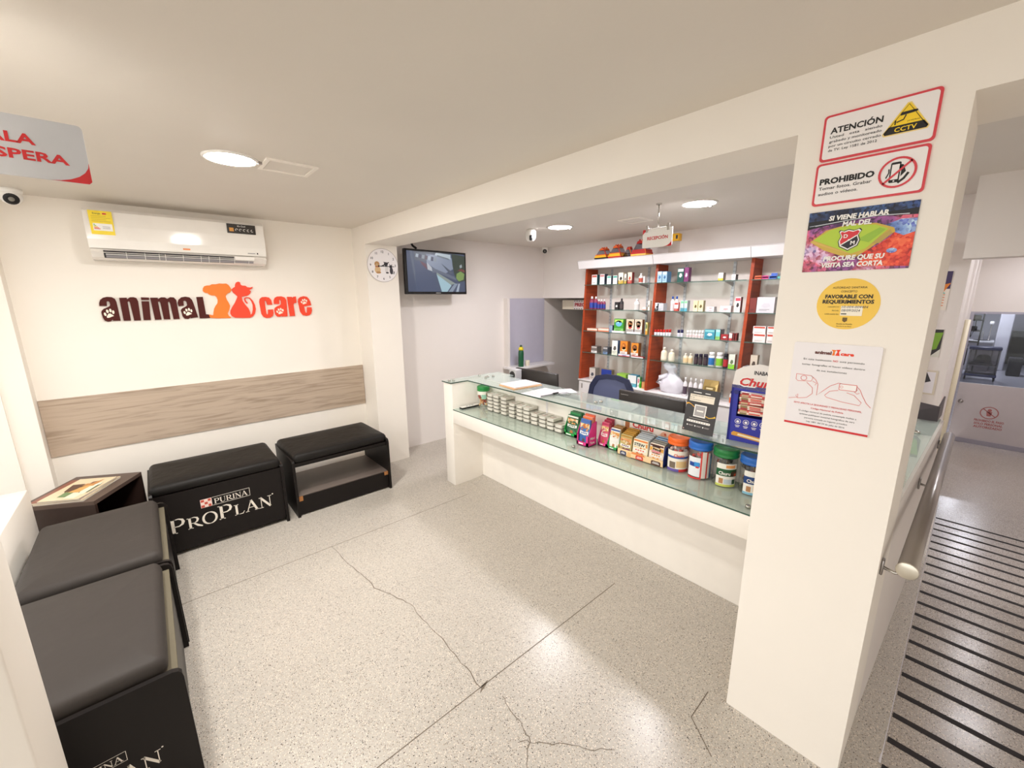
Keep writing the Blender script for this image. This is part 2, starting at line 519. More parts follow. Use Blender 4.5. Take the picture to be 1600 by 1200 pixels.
ORD = ['first', 'second', 'third', 'fourth', 'fifth', 'sixth', 'seventh', 'eighth', 'ninth', 'tenth', 'eleventh', 'twelfth', 'thirteenth',
       'fourteenth', 'fifteenth', 'sixteenth', 'seventeenth', 'eighteenth', 'nineteenth', 'twentieth']
ITEMS=[
('1', 'box', 3.18, 0.082, 1.895, 0.116, 0.06, 'f4f2ee', '1c5a60', 't:c96a5a', 'white and teal medicine carton at the outer end of the top shelf by the doorway', 'carton'),
('1', 'box', 3.066, 0.07, 1.895, 0.119, 0.07, 'f2f0ee', '26384e', 't:c98a8a', 'white medicine carton with navy side, second on the top shelf from the doorway', 'carton'),
('1', 'box', 2.967, 0.063, 1.895, 0.096, 0.05, 'f4f4f0', '27405c', 't:4fae9c', 'white carton with mint heading, third on the top shelf from the doorway', 'carton'),
('1', 'box', 2.882, 0.062, 1.895, 0.096, 0.05, 'f4f4f0', '2b4c68', 't:4fae9c', 'white carton with mint heading, fourth on the top shelf from the doorway', 'carton'),
('1', 'box', 2.805, 0.069, 1.895, 0.125, 0.05, 'f3ead9', 'd8c8a8', 'm:2a2422,b:c9a83a', 'cream carton with black mark and gold foot on the top shelf', 'carton'),
('1', 'box', 2.745, 0.034, 1.895, 0.108, 0.05, 'efe7da', '5a4a42', 'm:2a2422,b:c9a83a', 'narrow cream and brown carton beside the gold-footed carton on the top shelf', 'carton'),
('1', 'box', 2.687, 0.058, 1.895, 0.123, 0.05, 'f6e6cf', '8a2f2c', 'm:c94f3a,b:b8453f', 'cream carton with dark red side and small red mark on the top shelf', 'carton'),
('1', 'bottle', 2.558, 0.052, 1.895, 0.107, 0, 'f7f2ee', 'fafafa', 'b9523f', 'white bottle with a red brown label before the first red divider, top shelf', 'bottle'),
('1', 'box', 2.507, 0.024, 1.895, 0.071, 0.04, 'f6f4f2', 'dcdad8', '', 'thin plain white carton next to the red-labelled white bottle', 'carton'),
('1', 'bottle', 3.227, 0.064, 1.6, 0.153, 0, '8e2f52', 'f6f6f6', '28409a', 'tallest of the purple bottles with blue labels, against the end panel', 'bottle'),
('1', 'bottle', 3.163, 0.053, 1.6, 0.152, 0, '8e2f52', 'f6f6f6', '28409a', 'tall purple bottle, second from the end panel', 'bottle'),
('1', 'bottle', 3.113, 0.044, 1.6, 0.118, 0, '8e2f52', 'f6f6f6', '2c3f96', 'short purple bottle with blue label, third from the end panel', 'bottle'),
('1', 'bottle', 3.071, 0.036, 1.6, 0.118, 0, '8e2f52', 'f6f6f6', '2c3f96', 'short purple bottle with blue label, fourth from the end panel', 'bottle'),
('1', 'bottle', 3.032, 0.039, 1.6, 0.118, 0, '8e2f52', 'f6f6f6', '2c3f96', 'short purple bottle with blue label, fifth and last from the end panel', 'bottle'),
('1', 'box', 2.846, 0.056, 1.6, 0.088, 0.05, '2e2a2a', '1e1c1c', 'm:e8e4e0', 'black carton with a small white square standing by a black bottle', 'carton'),
('1', 'bottle', 2.793, 0.052, 1.6, 0.129, 0, '2a2628', '232022', '4a4040', 'rounded black bottle beside the black carton', 'bottle'),
('1', 'bottle', 2.595, 0.065, 1.6, 0.125, 0, 'f8f6f4', 'fcfcfc', 'd8d4d0', 'plain white spray bottle standing alone on the second shelf', 'bottle'),
('1', 'box', 2.484, 0.047, 1.6, 0.034, 0.05, 'efe9e2', 'ded6cc', 'b:d9a08a', 'low pale carton lying on the second shelf before the first divider', 'carton'),
('1', 'box', 2.428, 0.027, 1.6, 0.104, 0.04, 'f4efdf', 'd9d0b8', 'm:3a3530', 'narrow cream carton half hidden by the first red divider', 'carton'),
('1', 'box', 3.189, 0.159, 1.335, 0.027, 0.1, 'f3e3d2', 'd98a6a', 'b:e8886a', 'low white carton with orange wave at the end panel, third shelf', 'carton'),
('1', 'box', 3.019, 0.161, 1.335, 0.036, 0.1, 'f3d9c8', 'e0805f', 'b:e57e58', 'low white carton with a salmon wave next to the blue packet', 'carton'),
('1', 'box', 2.911, 0.05, 1.335, 0.078, 0.08, '8fa0b8', '2f3f5c', '', 'slim blue grey packet before the green carton', 'packet'),
('1', 'box', 2.802, 0.132, 1.335, 0.16, 0.05, '3f9a35', '5a9a2c', 'p:6fb0d8,t:b8e06a,b:7fc06a', 'bright green carton with a pale blue picture, third shelf', 'carton'),
('1', 'box', 2.789, 0.168, 1.335, 0.02, 0.03, 'f6f4f2', 'd8d4d0', '', 'flat white tray strip lying before the green carton', 'tray'),
('1', 'box', 2.649, 0.1, 1.335, 0.16, 0.05, 'f2dcc0', '7a4a2a', 'p:8a5a34,t:d8c0a0,m:b83a34,b:a9a7a5', 'cream carton with a brown dog picture and red band, nearer the green carton', 'carton'),
('1', 'box', 2.542, 0.097, 1.335, 0.161, 0.05, 'f0e2cc', '7a5436', 'p:77604a,t:c8b8a0,m:c06a6a,b:b2b0ae', 'cream carton with a grey dog picture and pink band, nearer the first divider', 'carton'),
('1', 'box', 2.579, 0.182, 1.335, 0.02, 0.02, 'f4f4f4', 'c8c8cc', 'm:c8ccd4', 'flat white price strip under the two dog cartons', 'strip'),
('1', 'box', 2.44, 0.027, 1.335, 0.132, 0.04, 'e8d88a', 'b8a860', 'p:3f6a3a,b:e8a040', 'narrow yellow and green carton against the first divider, third shelf', 'carton'),
('1', 'box', 3.147, 0.092, 1.065, 0.079, 0.09, '77706c', '6e625c', 't:c8c0bc,b:e8e6e4', 'grey brown carton at the end panel, fourth shelf', 'carton'),
('1', 'box', 2.978, 0.071, 1.065, 0.081, 0.09, '5d6068', '585a62', 't:c8c4c0,b:7a94b8', 'grey carton with a blue foot, second on the fourth shelf', 'carton'),
('1', 'box', 2.844, 0.083, 1.065, 0.171, 0.05, 'f4f2ee', '4a6a94', 'm:5a5652,b:e8ecd8', 'tall white carton with blue side and a dark diamond mark', 'carton'),
('1', 'box', 2.718, 0.101, 1.065, 0.173, 0.06, 'e88a2a', 'b86a20', 'p:b86a2c,m:f6d8a8,b:f6f2ec', 'orange carton with a dog face, beside the tall white carton', 'carton'),
('1', 'box', 2.572, 0.096, 1.065, 0.162, 0.06, 'ea8f2e', '8a5a2a', 'p:7a4a24,m:f6e0b8,b:f6f2ec', 'orange carton with a brown dog face, nearer the first divider', 'carton'),
('1', 'box', 2.69, 0.156, 1.065, 0.025, 0.03, 'e9e9f0', '8a8a9a', 'm:4a68b0,b:d83a34', 'low blue and white tray box in front of the dog cartons', 'tray'),
('1', 'box', 2.516, 0.156, 1.065, 0.02, 0.03, 'f2ecec', 'a83030', 't:b02a2c,b:f4f0f0', 'low red and white tray box in front of the dog cartons', 'tray'),
('1', 'box', 3.162, 0.094, 0.715, 0.151, 0.09, 'cfc8c0', '8e867c', 'm:3f4450', 'grey carton with dark window marks on the white cabinet by the doorway', 'carton'),
('1', 'box', 2.948, 0.153, 0.715, 0.158, 0.06, '1f3a9a', '8a7a62', 'b:e8e8f4', 'deep blue carton with white dots behind the office chair', 'carton'),
('1', 'box', 2.733, 0.128, 0.715, 0.131, 0.1, '9ccf4a', '8fbf45', 'm:f2f6ea', 'lime green carton with white label on the cabinet behind the chair', 'carton'),
('1', 'box', 2.585, 0.114, 0.715, 0.136, 0.08, 'f2f8f6', '2f8fae', 'b:58b4c8', 'white carton with turquoise edge on the cabinet behind the chair', 'carton'),
('1', 'box', 2.499, 0.037, 0.715, 0.125, 0.05, 'eef6ee', '4fa05a', 'p:d87a8a', 'small white and pink carton behind the green squeeze bottle', 'carton'),
('1', 'bottle', 2.486, 0.039, 0.715, 0.101, 0, '5cc23a', '58b838', '3fae2a', 'bright green squeeze bottle on the cabinet by the first divider', 'bottle'),
('1', 'box', 2.437, 0.04, 0.715, 0.078, 0.05, 'e8a86a', 'd08f50', '', 'orange packet on the cabinet against the first divider', 'packet'),
('2', 'box', 2.323, 0.054, 1.895, 0.114, 0.09, 'a9cfe8', '5f8fb8', 't:e4f0f8,m:4a78a8', 'light blue carton standing directly against the first divider, top shelf', 'carton'),
('2', 'box', 2.266, 0.055, 1.895, 0.111, 0.09, 'a9cfe8', '5a8ab4', 't:e4f0f8,m:4a78a8', 'light blue carton, second from the first divider, top shelf', 'carton'),
('2', 'box', 2.093, 0.069, 1.895, 0.136, 0.05, '1f5a52', '17443f', 't:f2f2ee,m:f0f0ea', 'dark green carton with white top standing by the purple carton', 'carton'),
('2', 'box', 2.032, 0.049, 1.895, 0.139, 0.06, '8a3f78', '6a3560', 'm:e8d8e4', 'purple carton with a pale stripe on the top shelf', 'carton'),
('2', 'box', 1.693, 0.048, 1.895, 0.072, 0.06, 'f6efe6', '9a8f80', 'b:f0d22a', 'white carton with bright yellow lower half alone on the top shelf', 'carton'),
('2', 'box', 1.576, 0.038, 1.895, 0.052, 0.06, 'eeeaea', '3c3838', 'm:d8b8b8', 'small white carton with dark lid beside the yellow and white carton', 'carton'),
('2', 'box', 2.353, 0.044, 1.6, 0.082, 0.08, 'f6f6f6', 'e0e0e0', 'm:2f2f38,b:2f2f38', 'white carton with black bands tucked behind the first divider, second shelf', 'carton'),
('2', 'box', 2.291, 0.073, 1.6, 0.077, 0.08, 'cfcfd4', 'b9b9c0', '', 'pale grey carton behind the first divider, second shelf', 'carton'),
('2', 'bottle', 2.166, 0.042, 1.6, 0.149, 0, 'f4f2f2', '2458b8', 'e8d8d8', 'white bottle with blue cap, first of two on the second shelf', 'bottle'),
('2', 'bottle', 2.121, 0.043, 1.6, 0.15, 0, 'f4f2f2', '2458b8', 'e2d4d4', 'white bottle with blue cap, second of two on the second shelf', 'bottle'),
('2', 'box', 2.096, 0.046, 1.6, 0.089, 0.04, 'f2f0ee', 'b83a34', 't:c8402f,b:c8402f', 'white and red carton in front of a blue-capped bottle', 'carton'),
('2', 'box', 2.051, 0.035, 1.6, 0.107, 0.06, 'd8f0ee', '8ab8b8', 't:7fd0a0,b:4fb0c8', 'teal and white carton nearer the blue-capped bottles', 'carton'),
('2', 'box', 2.013, 0.036, 1.6, 0.107, 0.06, 'd8f0ee', '9aa4a8', 't:8fd8a0,b:52b4cc', 'teal and white carton with grey side nearer the cream cartons', 'carton'),
('2', 'box', 1.911, 0.047, 1.6, 0.105, 0.05, 'f2e2ae', 'cfc090', 'm:6a5a34,b:f6ecc8', 'pale yellow carton, first of a pair with round marks', 'carton'),
('2', 'box', 1.859, 0.052, 1.6, 0.107, 0.05, 'f2e2ae', 'a89a70', 'm:6a5a34,b:f6ecc8', 'pale yellow carton, second of a pair with round marks', 'carton'),
('2', 'box', 1.764, 0.077, 1.6, 0.02, 0.07, 'f2ecec', 'd0c8c8', 'm:d89a9a', 'low white carton with pink line, bottom of a stack of two', 'carton'),
('2', 'box', 1.762, 0.074, 1.619, 0.029, 0.06, 'f0eaea', 'b8b0b0', 'm:d89a9a', 'low white carton with pink line, top of a stack of two', 'carton'),
('2', 'box', 1.621, 0.103, 1.6, 0.058, 0.06, 'f0e8e8', 'dcd4d4', 'm:d8a8a8', 'long low white carton beside the cartoned stack, second shelf', 'carton'),
('2', 'box', 1.516, 0.052, 1.6, 0.14, 0.05, 'f2eeee', '7a3a34', 't:d84a5a,m:2f2a2a', 'tall white carton with pink and black print against the second divider', 'carton'),
('2', 'box', 1.747, 0.103, 1.335, 0.092, 0.05, '3f9ab0', '3a7f98', 't:8fd0d0,m:e8f2f2', 'teal blue carton with white window, third shelf', 'carton'),
('2', 'box', 1.668, 0.046, 1.335, 0.097, 0.1, '7fd0d0', '7f8288', 't:b8e8e0,b:8fc85a', 'turquoise carton with a grey flank beside the teal blue carton', 'carton'),
('2', 'box', 1.604, 0.07, 1.335, 0.053, 0.05, 'a8262c', '8a2024', 'm:f2e6e4', 'dark red carton with white squares, third shelf', 'carton'),
('2', 'box', 1.549, 0.032, 1.335, 0.068, 0.05, 'e8dcd8', 'a83a3a', 'b:c84a4a', 'white carton with red foot next to the dark red carton', 'carton'),
('2', 'box', 1.522, 0.017, 1.335, 0.067, 0.05, '7a1f20', '5a1a1a', '', 'slim maroon carton, first of two against the second divider', 'carton'),
('2', 'box', 1.501, 0.019, 1.335, 0.071, 0.05, '74201f', '5a1a1a', '', 'slim maroon carton, second of two against the second divider', 'carton'),
('2', 'bottle', 2.07, 0.032, 1.335, 0.071, 0, 'f2f0f4', '2a2a5a', 'd8d8e4', 'white vial with navy cap, first of two on the third shelf', 'vial'),
('2', 'bottle', 2.035, 0.033, 1.335, 0.074, 0, 'f2f0f4', '2a2a5a', 'd8d8e4', 'white vial with navy cap, second of two on the third shelf', 'vial'),
('2', 'bottle', 2.226, 0.068, 1.065, 0.142, 0, 'f2ead0', 'f6f2e4', 'f4eed8', 'large cream bottle nearer the first divider, fourth shelf', 'bottle'),
('2', 'bottle', 2.138, 0.068, 1.065, 0.126, 0, 'f2ead0', 'f6f2e4', 'f4eed8', 'large cream bottle nearer the shelf upright, fourth shelf', 'bottle'),
('2', 'bottle', 1.98, 0.053, 1.065, 0.1, 0, 'f0e2c4', 'f6f0e4', 'e8cfa0', 'small cream bottle with brown squiggle, first of two', 'bottle'),
('2', 'bottle', 1.925, 0.05, 1.065, 0.105, 0, 'f0e2c4', 'f6f0e4', 'e8cfa0', 'small cream bottle with brown squiggle, second of two', 'bottle'),
('2', 'jar', 1.866, 0.045, 1.065, 0.106, 0, '2c2230', '2a2238', '4a3a40', 'dark jar, first of a row of three on the fourth shelf', 'jar'),
('2', 'jar', 1.82, 0.044, 1.065, 0.11, 0, '2c2230', '2a2238', '4a3a40', 'dark jar, middle of a row of three on the fourth shelf', 'jar'),
('2', 'jar', 1.771, 0.048, 1.065, 0.113, 0, '2c2230', '2a2238', '4a3a40', 'dark jar, last of a row of three on the fourth shelf', 'jar'),
('2', 'jar', 1.715, 0.059, 1.065, 0.138, 0, 'f2f2f2', 'f4f4f4', '2f78c0', 'white jar with blue label and yellow ring, fourth shelf', 'jar'),
('2', 'jar', 1.639, 0.066, 1.065, 0.141, 0, 'f4f4f2', 'f6f6f6', '8ac83a', 'white jar with lime green label, fourth shelf', 'jar'),
('2', 'jar', 1.577, 0.046, 1.065, 0.136, 0, '22222e', '1e1e28', 'b82a34', 'black jar with red label on the fourth shelf', 'jar'),
('2', 'box', 1.515, 0.059, 1.065, 0.137, 0.04, 'e4eadc', 'b8bfb0', 'm:6a7a5a,b:8fdc2a', 'pale carton with vivid green foot against the second divider', 'carton'),
('2', 'bottle', 1.957, 0.047, 0.715, 0.199, 0, 'f4f0f2', 'fafafa', '5a4a58', 'white bottle with dark label band, first of four on the white cabinet', 'bottle'),
('2', 'bottle', 1.9, 0.044, 0.715, 0.2, 0, 'f4f0f2', 'fafafa', '5a4a58', 'white bottle with dark label band, second of four on the white cabinet', 'bottle'),
('2', 'bottle', 1.849, 0.045, 0.715, 0.201, 0, 'f4f0f2', 'fafafa', '5a4a58', 'white bottle with dark label band, third of four on the white cabinet', 'bottle'),
('2', 'bottle', 1.794, 0.049, 0.715, 0.202, 0, 'f4f0f2', 'fafafa', '5a4a58', 'white bottle with dark label band, last of four on the white cabinet', 'bottle'),
('2', 'bottle', 1.493, 0.026, 0.715, 0.132, 0, 'e8e4e4', '3f3f48', 'd86a3a', 'small dropper bottle with orange foot near the second divider', 'bottle'),
('3', 'box', 1.37, 0.059, 1.895, 0.02, 0.09, 'e8552f', 'b8401f', '', 'orange tube box, bottom of its pair behind the second divider', 'box'),
('3', 'box', 1.369, 0.055, 1.906, 0.02, 0.09, 'ee6a3a', 'f4e8e0', '', 'orange tube box, top of its pair behind the second divider', 'box'),
('3', 'box', 1.311, 0.054, 1.895, 0.02, 0.09, 'd83a86', 'f0e0e8', '', 'pink tube box, bottom of its pair on the top shelf', 'box'),
('3', 'box', 1.312, 0.054, 1.905, 0.02, 0.09, 'd83a86', 'f4e4ec', '', 'pink tube box, top of its pair on the top shelf', 'box'),
('3', 'box', 1.251, 0.06, 1.895, 0.02, 0.09, '3a62c4', 'e0e4f0', '', 'blue tube box, bottom of a stack of three on the top shelf', 'box'),
('3', 'box', 1.25, 0.057, 1.904, 0.02, 0.09, '3a62c4', 'e0e4f0', '', 'blue tube box, middle of a stack of three on the top shelf', 'box'),
('3', 'box', 1.242, 0.052, 1.923, 0.02, 0.09, '3f66c8', 'e8ecf4', '', 'blue tube box, top of a stack of three on the top shelf', 'box'),
('3', 'box', 1.204, 0.028, 1.895, 0.02, 0.06, '58b8b4', '3f9a98', '', 'teal tube box beside the blue stack at the pillar', 'box'),
('3', 'box', 1.283, 0.145, 1.6, 0.138, 0.1, 'd9d5da', 'a9a5aa', 'm:cfcbd2', 'large pale grey carton with faint print, partly behind the pillar', 'carton'),
('3', 'box', 1.392, 0.059, 1.6, 0.132, 0.08, '7a2a24', '5f201c', '', 'dark red carton hidden behind the second divider', 'carton'),
('3', 'box', 1.303, 0.107, 1.335, 0.076, 0.1, 'f0e6e2', 'd0c4c0', 't:c8452f', 'white carton with red top band, lower one nearer the second divider', 'carton'),
('3', 'box', 1.204, 0.08, 1.335, 0.079, 0.1, 'f0e6e2', 'd0c4c0', 't:c8452f', 'white carton with red top band, lower one nearer the pillar', 'carton'),
('3', 'box', 1.309, 0.107, 1.411, 0.068, 0.1, 'f0e6e2', 'd0c4c0', 't:c8452f', 'white carton with red top band, upper one nearer the second divider', 'carton'),
('3', 'box', 1.207, 0.08, 1.414, 0.067, 0.1, 'f0e6e2', 'd0c4c0', 't:c8452f', 'white carton with red top band, upper one nearer the pillar', 'carton'),
('3', 'box', 1.324, 0.062, 1.065, 0.149, 0.05, 'd8cbb8', 'a89c8a', 'm:5a4a40', 'beige carton with a small dark portrait on the lowest shelf beyond the second divider', 'carton'),
('3', 'box', 1.385, 0.072, 1.065, 0.034, 0.12, 'e8e6ea', 'c8c6ca', '', 'stack-like pale paper pad on the lowest shelf beyond the second divider', 'pad'),
('2', 'bottle', 2.334, 0.031, 1.335, 0.058, 0, 'f4f4f6', 'cc1f1a', 'dfe4ec', 'red-capped vial, first of six in a row', 'vial'),
('2', 'bottle', 2.3, 0.031, 1.335, 0.06, 0, 'f4f4f6', 'cc1f1a', 'dfe4ec', 'red-capped vial, second of six in a row', 'vial'),
('2', 'bottle', 2.266, 0.031, 1.335, 0.062, 0, 'f4f4f6', 'cc1f1a', 'dfe4ec', 'red-capped vial, third of six in a row', 'vial'),
('2', 'bottle', 2.233, 0.03, 1.335, 0.064, 0, 'f4f4f6', 'cc1f1a', 'dfe4ec', 'red-capped vial, fourth of six in a row', 'vial'),
('2', 'bottle', 2.2, 0.03, 1.335, 0.068, 0, 'f4f4f6', 'cc1f1a', 'dfe4ec', 'red-capped vial, fifth of six in a row', 'vial'),
('2', 'bottle', 2.168, 0.03, 1.335, 0.07, 0, 'f4f4f6', 'cc1f1a', 'dfe4ec', 'red-capped vial, last of six in a row', 'vial'),
('2', 'bottle', 1.973, 0.029, 1.335, 0.071, 0, 'f6f0ee', 'faf8f8', 'e4cfcf', 'small white vial, first of six between navy caps and teal carton', 'vial'),
('2', 'bottle', 1.941, 0.029, 1.335, 0.073, 0, 'f6f0ee', 'faf8f8', 'e4cfcf', 'small white vial, second of six between navy caps and teal carton', 'vial'),
('2', 'bottle', 1.91, 0.028, 1.335, 0.074, 0, 'f6f0ee', 'faf8f8', 'e4cfcf', 'small white vial, third of six between navy caps and teal carton', 'vial'),
('2', 'bottle', 1.879, 0.028, 1.335, 0.076, 0, 'f6f0ee', 'faf8f8', 'e4cfcf', 'small white vial, fourth of six between navy caps and teal carton', 'vial'),
('2', 'bottle', 1.849, 0.028, 1.335, 0.078, 0, 'f6f0ee', 'faf8f8', 'e4cfcf', 'small white vial, fifth of six between navy caps and teal carton', 'vial'),
('2', 'bottle', 1.819, 0.027, 1.335, 0.079, 0, 'f6f0ee', 'faf8f8', 'e4cfcf', 'small white vial, last of six between navy caps and teal carton', 'vial'),
]
